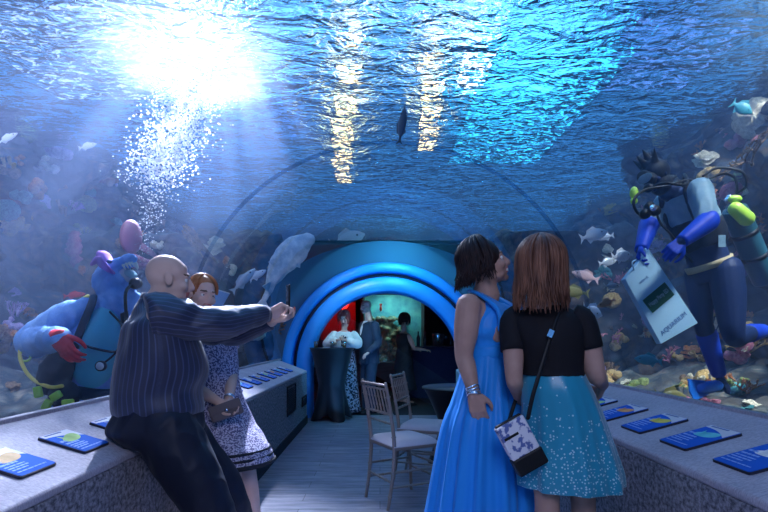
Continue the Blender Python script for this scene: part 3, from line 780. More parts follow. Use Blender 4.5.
# ================================================================ PEOPLE
M_skin = pmat('skin_fair', (.60,.40,.34), .5, sss=.0, scale=14, col2=(.66,.46,.40)); M_skin2 = pmat('skin_tan', (.40,.24,.20), .5, scale=14, col2=(.45,.28,.23))
M_lip = pmat('lips', (.42,.14,.13), .45); M_eye = pmat('eye_white', (.75,.74,.74), .3); M_iris = pmat('iris_dark', (.03,.02,.02), .2); M_brow = pmat('brow_hair', (.10,.06,.045), .8)
M_teeth = pmat('teeth', (.8,.78,.74), .3)
def basis(fwd, up=(0,0,1)):
    f = Vector(fwd).normalized(); u = Vector(up); u = (u-f*u.dot(f)).normalized(); r = f.cross(u)
    return Matrix((r, f, u)).transposed()       # columns right, forward, up
class Head:
    def __init__(s, c, fwd, up=(0,0,1), k=1.0): s.c = Vector(c); s.R = basis(fwd, up); s.k = k
    def w(s, p): return s.c + s.R @ (Vector(p)*s.k)
    def loc(s, p): return (s.R.transposed() @ (Vector(p)-s.c))/s.k
    def ell(s, b, c, r, seg=18, rings=12, rot=None): b.ell(s.w(c), [x*s.k for x in r], rot=(s.R @ rot if rot is not None else s.R), seg=seg, rings=rings)
    def add(s, b, smile=False, fem=False):
        e = s.ell
        e(b, (0,-.012,.030), (.074,.092,.086), 24, 16); e(b, (0,.022,-.020), (.062,.068,.085)); 
        e(b, (0,.032,-.066), (.050 if fem else .055,.050,.040)); e(b, (0,.068,-.092), (.022,.020,.018))
        e(b, (0,.078,.030), (.046,.014,.012)); e(b, (0,.046,.052), (.052,.034,.035))
        for q in (-1,1):
            e(b, (q*.040,.062,-.026), (.022,.022,.022)); e(b, (q*.033,.030,-.075), (.022,.035,.018))
            e(b, (q*.076,-.004,-.006), (.009,.020,.031), 12, 8, Matrix.Rotation(q*-.25,3,'Z')); e(b, (q*.079,-.010,.008), (.007,.017,.018), 10, 8)
            e(b, (q*.010,.098,-.030), (.009,.010,.008), 10, 8); e(b, (q*.031,.072,.020), (.018,.012,.007), 10, 8)
        b.tube([s.w(p) for p in ((0,.086,.022),(0,.098,.0),(0,.110,-.022),(0,.106,-.033))], [.008*s.k,.009*s.k,.0115*s.k,.009*s.k], seg=10)
        e(b, (0,.088,-.052), (.025,.012,.0065), 14, 8); e(b, (0,.085,-.065), (.021,.012,.008), 14, 8)
        b.tube([s.w((0,-.02,-.04)), s.w((0,-.03,-.10)), s.w((0,-.038,-.155))], [.052*s.k,.050*s.k,.058*s.k], seg=16)
    def paint(s, o, smile=False):
        me = o.data
        co = [s.loc(v.co) for v in me.vertices] if o.parent is None else [s.loc(o.parent.matrix_basis @ v.co) for v in me.vertices]
        for p in me.polygons:
            c = Vector((0,0,0)); 
            for i in p.vertices: c += co[i]
            c /= len(p.vertices)
            if c.y > .080 and abs(c.x) < .026 and -.074 < c.z < -.046:
                p.material_index = 4 if (smile and abs(c.z+.059) < .006 and abs(c.x) < .022) else 1
            elif c.y > .058 and .014 < abs(c.x) < .052 and .026 < c.z < .0345-.05*abs(abs(c.x)-.032)**1: p.material_index = 5
    def eyes(s):
        """eyeballs: pieces joined into the body mesh"""
        b = B()
        for q in (-1,1):
            b.ell(s.w((q*.031,.0695,.006)), .0120*s.k, seg=14, rings=10, mat=2, rot=s.R)
            b.ell(s.w((q*.031+.0,.0785,.006)), [.0055*s.k,.004*s.k,.0055*s.k], seg=12, rings=8, mat=3, rot=s.R)
        return b
def hand(b, wr, d, pn, k=1.0, side=1, curl=.5, spread=.12, grip=None):
    """wr wrist, d pointing direction, pn palm normal (palm faces it), side: thumb side sign along d x pn"""
    d = Vector(d).normalized(); pn = Vector(pn); pn = (pn-d*pn.dot(d)).normalized(); s = d.cross(pn)*side
    wr = Vector(wr)
    def L(x, y, z): return wr + (s*x + d*y + pn*z)*k      # x to thumb, y along, z palm side
    for i in range(4):
        x = .030-.020*i
        b.tube([L(x*.55,-.005,0), L(x*.85,.045,.002), L(x,.088-.006*abs(i-1.2),0)], [.016*k,.015*k,.0125*k], seg=10, cap='round')
    b.ell(L(0,.045,.003), (.038*k,.045*k,.014*k), rot=Matrix((s, d, pn)).transposed()); b.ell(L(.026,.028,.012), (.016*k,.028*k,.013*k), rot=Matrix((s, d, pn)).transposed())
    lens = (.072,.082,.076,.058); cs = curl if hasattr(curl,'__len__') else [curl]*4
    for i in range(4):
        x = .030-.020*i; base = L(x,.084-.006*abs(i-1.2),0); a = .15*cs[i]; pts = [base]; sx = (1.5-i)*spread*-1*-.5
        dirv = None; p = base
        for seg_, f in enumerate((.45,.30,.25)):
            a += cs[i]*(.85 if seg_ else .7)
            dv = (d*cos(a) + pn*sin(a) + s*(1.5-i)*spread*.35).normalized()
            p = p+dv*lens[i]*f*k; pts.append(p)
        b.tube(pts, [.0098*k,.0092*k,.0085*k,.0070*k], seg=8, step=3)
    t0 = L(.030,.018,.006); t1 = L(.055,.045,.014); t2 = L(.062,.072,.022+.012*cs[0]); t3 = L(.056,.094,.030+.022*cs[0])
    b.tube([L(.015,.005,0), t0, t1, t2, t3], [.014*k,.015*k,.0125*k,.0105*k,.008*k], seg=8, step=3)
def arm(b, S, E, W, r=(.055,.045,.038,.040,.027)):
    S, E, W = Vector(S), Vector(E), Vector(W)
    b.tube([S, S.lerp(E,.5), E, E.lerp(W,.35), W], [r[0],r[1]+.003,r[2],r[3],r[4]], seg=16, step=6)
def leg(b, H, K, A, T, r=(.088,.075,.052,.055,.034), foot=True):
    H,K,A,T = map(Vector,(H,K,A,T))
    b.tube([H, H.lerp(K,.45), K, K.lerp(A,.35), A], [r[0],r[1],r[2],r[3],r[4]], seg=18, step=6)
    if foot:
        b.tube([A+(A-T).normalized()*.04, A.lerp(T,.35)+V(0,0,-.02), A.lerp(T,.75), T], [.034,.036,.036,.024], seg=12)
def torso(b, rings, seg=32): b.loft(rings, seg=seg, step=5)
def body_build(b, root, H=None, voxel=.006, skin=None, smile=False, smooth=3, extra=None):
    o = b.build('body', [skin or M_skin, M_lip, M_eye, M_iris, M_teeth, M_brow], root, remesh=voxel, smooth=smooth)
    if H is not None:
        H.paint(o, smile)
        eb = H.eyes(); me = o.data; bm = bmesh.new(); bm.from_mesh(me)
        tmp = eb.mesh('t'); 
        tmp.transform(root.matrix_basis.inverted()); bm.from_mesh(tmp); bm.to_mesh(me); bm.free(); bpy.data.meshes.remove(tmp)
    return o
def cloth(b, name, mats, root, amp=.006, f=9, seed=0, stretch=(1,1,.5), remesh=0, smooth=0, fine=0):
    """fabric: fold noise along the normals"""
    def dsp(c):
        q = V(c.x*stretch[0], c.y*stretch[1], c.z*stretch[2])+V(seed,0,0)
        k = fbm(q, f, 2)
        return amp*(1-2*abs(k)*1.2)*.8
    return b.build(name, mats, root, remesh=remesh, smooth=smooth, disp=dsp)
def cap_hair(H, b, r=1.0, back=1.0, zlow=-.06, ext=.012):
    """skull cap below the strands"""
    H.ell(b, (0,-.020,.036), (.076+ext,.090+ext,.084+ext), 28, 18)
def strands(H, root, n, mat, length, seed=1, part=0.0, flare=.0, wave=.006, rad=.0042, face=.9, top=.125, vol=1.0, cap=True, name='hair', fringe=False, lenvar=.03, wfreq=3, tip=(0,0,0), down=None):
    """hair: tapering locks from the crown over the skull, then falling under gravity"""
    rs = random.Random(seed); b = B()
    dn = H.R.transposed() @ V(0,0,-1)           # gravity in head space
    for i in range(n):
        a = rs.uniform(face, 2*pi-face)          # 0 is the face direction
        l = length + rs.uniform(-lenvar, lenvar*.5)
        layer = rs.random()
        ex = (.016+.016*layer)*vol
        x = sin(a); y = cos(a)
        pts = []
        a0 = a + rs.uniform(-.15,.15)
        for f in (0.02,.25,.5,.75,1.0):
            th = f*pi/2*1.05
            sx = (.074+ex)*sin(th)*x; sy = -.012+(.092+ex)*sin(th)*y; sz = .032+(.086+ex)*cos(th)
            pts.append(V(sx+part*(1-f)*.02, sy, sz))
        last = pts[-1].copy(); seglen = .045; tot = l; kx = 1
        m = max(2, int(tot/seglen)); ph = rs.uniform(0,6); 
        for q in range(1, m+1):
            t = q/m
            out = flare*(t**1.5)
            wv = wave*sin(ph+q*seglen*wfreq*20)*min(1,q/2)
            step = dn*(l/m)
            last = last+step+V(x*out*.5/m+wv*y, y*out*.5/m-wv*x, 0)
            if last.z < -.10 and Vector((last.x,last.y)).length > .07 and q > 3: last.x *= .975
            pts.append(last.copy())
        nr = len(pts)
        rr = [rad*H.k*(.5+.9*min(1,(j+1)/4))*(1 if j < nr-3 else (.85,.55,.15)[j-(nr-3)]) for j in range(nr)]
        b.tube([H.w(p) for p in pts], rr, seg=5, step=2, cap='flat')
    if cap: H.ell(b, (0,-.020,.036), (.074+.010*vol,.089+.010*vol,.085+.012*vol), 28, 18)
    return b.build(name, mat, root)
def shoe(b, A, T, k=1.0, heel=.0):
    A, T = Vector(A), Vector(T); d = (T-A); d.z = 0; d.normalize(); z0 = .012
    base = V(A.x,A.y,0)-d*.055
    b.tube([base+V(0,0,.045+heel), base+d*.06+V(0,0,.05+heel), base+d*.15+V(0,0,.045+heel*.4), base+d*.25+V(0,0,.032)], [.036*k,.042*k,.045*k,.03*k], seg=14, step=4, flat=.9)
    if heel: b.tube([base+V(0,0,.03+heel), base+V(0,0,.005)], [.022,.008], seg=8, spline=False)
    else: b.prism([base+Vector((-d.y,d.x,0))*s_*.04+d*t_ for s_,t_ in ((1,-.02),(-1,-.02),(-1,.28),(1,.28))], .02, normal=V(0,0,1))

# ---------------------------------------------------------------- man in navy shirt, leaning on the left ledge
def pin_mat():
    m, nt, out = newmat('navy_pinstripe')
    at = N(nt,'ShaderNodeAttribute'); at.attribute_name = 'stripe'
    ma = N(nt,'ShaderNodeMath'); ma.operation = 'FRACT'; nt.links.new(at.outputs['Fac'], ma.inputs[0])
    r = ramp(nt, [(0,(.008,.012,.042)),(.70,(.008,.012,.042)),(.82,(.038,.05,.125)),(.92,(.038,.05,.125)),(1,(.008,.012,.042))]); nt.links.new(ma.outputs[0], r.inputs[0])
    b = N(nt,'ShaderNodeBsdfPrincipled', Roughness=.55); b.inputs['Sheen Weight'].default_value = .25; nt.links.new(r.outputs[0], b.inputs['Base Color']); nt.links.new(b.outputs[0], out.inputs[0]); return m
M_pin = pin_mat()
def stripes(o, fn):
    me = o.data; at = me.attributes.new('stripe', 'FLOAT', 'POINT')
    for i, v in enumerate(me.vertices): at.data[i].value = fn(i, v.co)
def man_navy():
    root = empty('person', P(205,620,2.5).xy.to_3d(), 0, 'bald man in navy pinstripe shirt leaning on left ledge, holding up a phone', 'person')
    fa = radians(24); fw = V(cos(fa), sin(fa), 0); sd = V(sin(fa), -cos(fa), 0)   # sd: to his right, towards the camera
    yaw = atan2(sd.y, sd.x)
    hip = P(160,423,2.38); waist = P(159,390,2.38); belly = P(163,368,2.37); chest = P(163,345,2.37); sh = P(161,322,2.37); nk = P(156,303,2.37)
    H = Head(P(168.5,280,2.35), (fw.x, fw.y+.08, -.10), (0,0,1), .98)
    shR = sh+sd*.165+V(0,0,.025); shL = sh-sd*.175+V(0.02,0,.02)
    elR = P(218,321,2.33); wrR = P(267,314,2.56); elL = P(232,330,2.68); wrL = P(272,321,2.64)
    hR = hip+sd*.10+fw*.02; hL = hip-sd*.10+fw*.02
    kR = P(205,500,2.28); aR = V(kR.x+.16, kR.y+.05, .09); tR = aR+fw*.17+V(0,0,-.06)
    kL = P(222,490,2.60); aL = V(kL.x+.12, kL.y+.08, .09); tL = aL+fw*.17+V(0,0,-.06)
    b = B(); H.add(b)
    torso(b, [(hip-V(0,0,.06),.155,.125,yaw),(hip+V(0,0,.02),.17,.15,yaw),(waist,.165,.155,yaw),(belly,.175,.165,yaw),(chest,.19,.14,yaw),(sh,.19,.11,yaw),(nk,.07,.07,yaw)])
    b.ell(shR, .062); b.ell(shL, .062)
    b.tube([nk-V(0,0,.04), H.w((0,-.03,-.09))], [.065,.058], seg=16, spline=False)
    arm(b, shR, elR, wrR, (.062,.055,.046,.046,.030)); arm(b, shL, elL, wrL, (.062,.055,.046,.046,.030))
    leg(b, hR, kR, aR, tR, (.10,.09,.062,.062,.04)); leg(b, hL, kL, aL, tL, (.10,.09,.062,.062,.04))
    hand(b, wrR+(wrR-elR).normalized()*.012, V(.82,.10,.42), V(.25,-.35,-.9)*-1*-1, 1.0, side=1, curl=[.75,.85,.9,.9])
    hand(b, wrL, V(.9,-.1,.12), V(-.1,-.2,1), .95, side=-1, curl=[.5,.55,.6,.6])
    body_build(b, root, H, .0055, M_skin)
    # shirt
    sb = B()
    rings = [(hip+V(0,0,.055),.202,.195,yaw),(hip+V(0,0,.085),.208,.20,yaw),(waist,.20,.195,yaw),(belly,.205,.20,yaw),(chest-fw*.005,.215,.175,yaw),(sh+V(0,0,-.02)-fw*.01,.215,.15,yaw),(sh+V(0,0,.03)-fw*.005,.17,.115,yaw),(nk+V(0,0,-.015),.085,.085,yaw),(nk+V(0,0,.012),.07,.073,yaw)]
    sb.loft(rings, seg=64, step=6)
    o = cloth(sb, 'shirt', M_pin, root, .010, 7, 3)
    stripes(o, lambda i, c: (i % 64)/64*46)
    for nm, S, E, W, lw in (('sleeve', shR, elR, wrR, 1), ('sleeve', shL, elL, wrL, .95)):
        sb = B(); S2 = S-(E-S).normalized()*.05+V(0,0,-.01)
        sb.tube([S2, S, S.lerp(E,.5)+V(0,0,-.012), E+V(0,0,-.012), E.lerp(W,.5)+V(0,0,-.006), W.lerp(E,.06)], [.085*lw,.095*lw,.086*lw,.071*lw,.060*lw,.042*lw], seg=48, step=8, cap='flat')
        o = cloth(sb, nm, M_pin, root, .011, 9, 8, (1,1,1)); stripes(o, lambda i, c: (i % 48)/48*26)
    cb = B(); cb.tube([nk+V(0,0,-.012), nk+V(0,0,.012)+fw*.004, nk+V(0,0,.034)+fw*.008], [.074,.073,.070], seg=28, spline=False, cap='flat'); cb.build('collar', M_pin, root)
    cb = B(); d = (wrR-elR).normalized(); cb.tube([wrR-d*.035, wrR-d*.002], [.0435,.042], seg=24, spline=False, cap='flat'); cb.build('cuff', M_pin, root)
    # trousers
    M_tr = pmat('black_trousers', (.012,.014,.028), .5, sheen=.15)
    tb = B()
    tb.loft([(hip+V(0,0,-.09),.17,.16,yaw),(hip+V(0,0,-.03)-fw*.015,.205,.205,yaw),(hip+V(0,0,.03)-fw*.01,.205,.20,yaw),(hip+V(0,0,.10),.192,.182,yaw)], seg=40, step=5)
    for Hh, K, A in ((hR,kR,aR),(hL,kL,aL)):
        tb.tube([Hh, Hh.lerp(K,.5), K, K.lerp(A,.5), A+V(0,0,.0)], [.135,.128,.105,.092,.080], seg=24, step=8)
    cloth(tb, 'trousers', M_tr, root, .009, 8, 1, (1,1,.6), remesh=.009, smooth=3)
    be = B(); be.loft([(hip+V(0,0,.072),.200,.190,yaw),(hip+V(0,0,.10),.198,.188,yaw)], seg=40, step=2); be.build('belt', M_black, root)
    for A, T in ((aR,tR),(aL,tL)):
        s_ = B(); shoe(s_, A, T, 1.05); s_.build('shoe', M_black, root, remesh=.008, smooth=2)
    gl = B()
    # phone is its own thing
    pr = wrR+V(.100,.03,.075)
    ph = empty('phone', pr, 0, 'slim dark phone held upright in the raised hand of the bald man', 'phone')
    R = basis(V(.93,.36,0), V(.06,.0,1))
    pb = B(); pb.box((-.037,-.004,-.075),(.037,.004,.075)); pb.v = [tuple(pr+R@Vector(q)) for q in pb.v]; pb.build('case', M_black, ph, bevel=.003)
    pb = B(); pb.box((-.034,-.0048,-.070),(.034,-.0042,.070)); pb.v = [tuple(pr+R@Vector(q)) for q in pb.v]; pb.build('screen', pmat('phone_screen',(.02,.03,.05),.1), ph)
man_navy()

# ---------------------------------------------------------------- woman in patterned dress behind him
def pattern_mat(name, c1, c2, scale, lo=.47, hi=.53):
    return pmat(name, c1, .7, scale=scale, col2=c2, detail=2, lo=lo, hi=hi)
def woman_pattern():
    root = empty('person', (-.85,2.95,0), 0, 'woman in lavender patterned dress with clasped hands, behind the bald man', 'person')
    H = Head(P(202,295,2.92), (.70,-.66,-.16), (.10,0,1), .92)
    fw = V(.80,-.60,0); sd = V(-.60,-.80,0); yaw = atan2(sd.y, sd.x)
    hip = P(222,420,2.95); waist = P(216,385,2.96); chest = P(209,352,2.96); sh = P(206,330,2.96); nk = P(204,316,2.96)
    shR = sh+sd*.155; shL = sh-sd*.155
    elR = P(196,388,2.80); wrR = P(220,403,2.74); elL = P(232,372,2.98); wrL = P(229,400,2.80)
    kR = P(232,478,2.72); aR = V(kR.x+.02,kR.y+.0,.09); tR = aR+fw*.16+V(0,0,-.05)
    kL = P(247,474,2.93); aL = V(kL.x+.05,kL.y+.02,.09); tL = aL+fw*.16+V(0,0,-.05)
    b = B(); H.add(b, fem=True)
    torso(b, [(hip-V(0,0,.08),.15,.115,yaw),(hip,.165,.13,yaw),(waist,.125,.105,yaw),(chest,.15,.12,yaw),(sh,.15,.085,yaw),(nk,.055,.055,yaw)])
    b.ell(shR,.045); b.ell(shL,.045); b.tube([nk-V(0,0,.03),H.w((0,-.03,-.09))],[.05,.046],seg=14,spline=False)
    arm(b, shR, elR, wrR, (.048,.042,.034,.034,.023)); arm(b, shL, elL, wrL, (.048,.042,.034,.034,.023))
    leg(b, hip+sd*.08, kR, aR, tR, (.085,.075,.054,.052,.032)); leg(b, hip-sd*.08, kL, aL, tL, (.085,.075,.054,.052,.032))
    hand(b, wrR, V(.75,.1,-.45), V(.2,-.6,.5), .85, side=1, curl=.7); hand(b, wrL, V(-.15,-.5,-.8), V(-.6,-.2,.2), .85, side=-1, curl=.8)
    body_build(b, root, H, .0055, M_skin, smile=True)
    M_hair = pmat('hair_auburn', (.30,.11,.05), .45, scale=30, col2=(.42,.18,.08))
    strands(H, root, 190, M_hair, .010, 5, face=.95, wave=.002, vol=.55, lenvar=.004, rad=.0036)
    M_dr = pattern_mat('lavender_print', (.12,.11,.22), (.60,.56,.70), 110)
    sb = B(); sb.loft([(P(240,462,2.80),.205,.15,yaw),(P(236,452,2.82),.21,.155,yaw),(P(229,435,2.90),.20,.16,yaw),(hip,.185,.15,yaw),(waist,.142,.122,yaw),(chest,.168,.14,yaw),(sh+V(0,0,-.01),.165,.10,yaw),(nk+V(0,0,-.012),.075,.07,yaw)], seg=48, step=6)
    cloth(sb, 'dress', M_dr, root, .006, 8, 2)
    for z,w_,m in ((462,.010,M_dark),(455.5,.006,M_dark),(449.5,.006,M_dark)):
        f = (462-z)/10; c = P(240-.4*(462-z),z,2.80+.002*(462-z)); hb = B(); hb.loft([(c-V(0,0,w_),.214,.159,yaw),(c+V(0,0,w_),.214,.159,yaw)], seg=48, step=2); hb.build('hem_band', m, root)
    for S,E in ((shR,elR),(shL,elL)):
        sb = B(); sb.tube([S-(E-S).normalized()*.03, S, S.lerp(E,.42)], [.055,.060,.054], seg=24, cap='flat'); sb.build('sleeve', M_dr, root)
    for A,T in ((aR,tR),(aL,tL)):
        s_ = B(); shoe(s_, A, T, .85); s_.build('shoe', M_black, root, remesh=.008, smooth=2)
    bb = B(); d = (wrL-elL).normalized(); c = wrL-d*.01; u, v = frame_from(d)
    for q in (0,.010): bb.tube([c-d*q+u*.028*cos(a)+v*.028*sin(a) for a in [2*pi*k/20 for k in range(21)]], .0035, seg=6)
    bb.build('bracelet', M_steel, root)
    # clutch bag
    c = P(226,410,2.72); t = empty('clutch_bag', c, 0, 'grey clutch bag held by the woman in patterned dress', 'bag')
    R = basis(V(.3,-.95,.1), V(-.35,0,1)); M_cl = pmat('clutch_leather', (.12,.10,.115), .5, bump=.3, bscale=40)
    cb = B(); cb.box((-.085,-.018,-.045),(.085,.018,.040)); cb.v = [tuple(c+R@Vector(q)) for q in cb.v]; cb.build('pouch', M_cl, t, bevel=.012)
    cb = B(); cb.box((-.082,.018,-.005),(.082,.023,.042)); cb.v = [tuple(c+R@Vector(q)) for q in cb.v]; cb.build('flap', M_cl, t, bevel=.003)
    cb = B(); cb.ell(c+R@V(0,.025,.0), (.009,.005,.009)); cb.build('clasp', M_steel, t)
woman_pattern()

# ---------------------------------------------------------------- woman in the long blue gown
def woman_gown():
    root = empty('person', (.50,2.52,0), 0, 'dark-haired woman in long bright blue halter gown laughing upwards', 'person')
    H = Head(P(486,264,2.50), (.93,.02,.30), (-.22,0,1), .98)
    fw = V(.78,-.62,0); sd = V(-.62,-.78,0); yaw = atan2(sd.y, sd.x)
    nk = P(482,297,2.52); sh = P(484,306,2.52); chest = P(488,330,2.52); waist = P(491,352,2.52); hip = P(490,392,2.52)
    shR = sh+sd*.155+V(0,0,-.005)+V(.0,0,0); shL = sh-sd*.165
    elR = P(464,354,2.40); wrR = P(474,394,2.32); elL = P(519,356,2.62); wrL = P(520,392,2.58)
    kR = P(475,480,2.5); aR = V(kR.x,kR.y,.10); tR = aR+fw*.16+V(0,0,-.06); kL = P(505,480,2.55); aL = V(kL.x,kL.y,.10); tL = aL+fw*.16+V(0,0,-.06)
    b = B(); H.add(b, fem=True)
    torso(b, [(hip-V(0,0,.08),.165,.12,yaw),(hip,.17,.135,yaw),(waist,.128,.108,yaw),(chest,.150,.122,yaw),(chest.lerp(sh,.6),.155,.10,yaw),(sh,.135,.075,yaw),(nk,.055,.055,yaw)])
    for q in (-1,1): b.ell(chest+fw*.075+sd*.07*q+V(0,0,-.005), (.06,.06,.065))
    b.ell(shR,.056); b.ell(shL,.052); b.tube([nk-V(0,0,.03),H.w((0,-.03,-.09))],[.055,.050],seg=14,spline=False)
    arm(b, shR, elR, wrR, (.060,.056,.044,.042,.026)); arm(b, shL, elL, wrL, (.054,.048,.038,.038,.025))
    leg(b, hip+sd*.08, kR, aR, tR); leg(b, hip-sd*.08, kL, aL, tL)
    hand(b, wrR, V(.22,-.10,-1), V(.35,.9,.1), .95, side=1, curl=.45); hand(b, wrL, V(.05,-.1,-1), V(-.9,.3,0), .9, side=-1, curl=.4)
    body_build(b, root, H, .0055, M_skin2, smile=True)
    M_hair = pmat('hair_dark', (.010,.006,.008), .55, scale=30, col2=(.028,.014,.014))
    strands(H, root, 360, M_hair, .095, 11, face=1.35, wave=.026, vol=1.22, lenvar=.045, wfreq=1.3, rad=.0052, flare=.04)
    M_g = pmat('gown_blue', (.02,.27,.78), .42, sheen=.4)
    # skirt with falling pleats
    gb = B(); seg = 144
    def pl(t, a):
        k = min(1, (1-t)*1.25)
        return 1+k*(.060*sin(a*15+1.5*sin(a*3))+.03*sin(a*29+2))
    gb.loft([(V(.52,2.56,.012),.40,.35,yaw),(V(.52,2.55,.30),.33,.29,yaw),(P(486,436,2.52),.245,.215,yaw),(P(488,400,2.52),.195,.168,yaw),(P(490,375,2.52),.165,.142,yaw),(waist+V(0,0,.012),.140,.120,yaw)], seg=seg, step=8, fn=pl)
    gb.build('skirt', M_g, root)
    # bodice: loft whose front is covered by two gathered halter straps
    bb = B(); bb.loft([(waist+V(0,0,-.02),.142,.122,yaw),(waist+V(0,0,.05),.142,.124,yaw),(chest+V(0,0,-.01)+fw*.008,.163,.140,yaw),(chest+V(0,0,.050)+fw*.012,.152,.132,yaw),(chest+V(0,0,.095)+fw*.045,.118,.092,yaw),(sh+V(0,0,.012)+fw*.035,.085,.060,yaw)], seg=96, step=6, fn=lambda t,a: 1+.012*sin(a*24))
    bb.build('bodice', M_g, root)
    wb = B(); wb.loft([(waist+V(0,0,-.03),.146,.127,yaw),(waist+V(0,0,.035),.144,.126,yaw)], seg=64, step=3, fn=lambda t,a: 1+.01*sin(t*20)); wb.build('waistband', M_g, root)
    for q in (1,-1):
        sb = B()
        for k in range(7):
            o_ = (k-3)*.020
            p0 = chest+fw*(.150-.02*abs(k-3)/3)+sd*(q*.075+o_*1.0)+V(0,0,.0); p1 = chest+fw*.118+sd*(q*(.085)+o_*.75)+V(0,0,.085); p2 = sh+fw*.055+sd*(q*.075+o_*.45)+V(0,0,.030); p3 = nk+sd*(q*.062+o_*.25)-fw*.01+V(0,0,.022); p4 = nk+sd*(q*.03)-fw*.062+V(0,0,.03)
            sb.tube([p0,p1,p2,p3,p4], [.014,.013,.011,.009,.008], seg=8, step=5)
        sb.build('halter_strap', M_g, root, remesh=.006, smooth=2)
    d = (wrR-elR).normalized(); u, v = frame_from(d)
    for n_, off in enumerate((-.030,-.018,-.006,.004)):
        br = B(); c = wrR+d*off; br.tube([c+u*.031*cos(a)+v*.031*sin(a)+d*.004*sin(2*a+n_) for a in [2*pi*k/24 for k in range(25)]], .0042, seg=7); br.build('bracelet', M_steel, root)
    for q in (1,-1):
        eb = B(); eb.ell(H.w((q*.082,-.004,-.045)), (.005,.005,.008)); eb.build('earring', M_steel, root)
    for A,T in ((aR,tR),(aL,tL)):
        s_ = B(); shoe(s_, A, T, .8, .05); s_.build('shoe', M_steel, root, remesh=.008, smooth=1)
woman_gown()

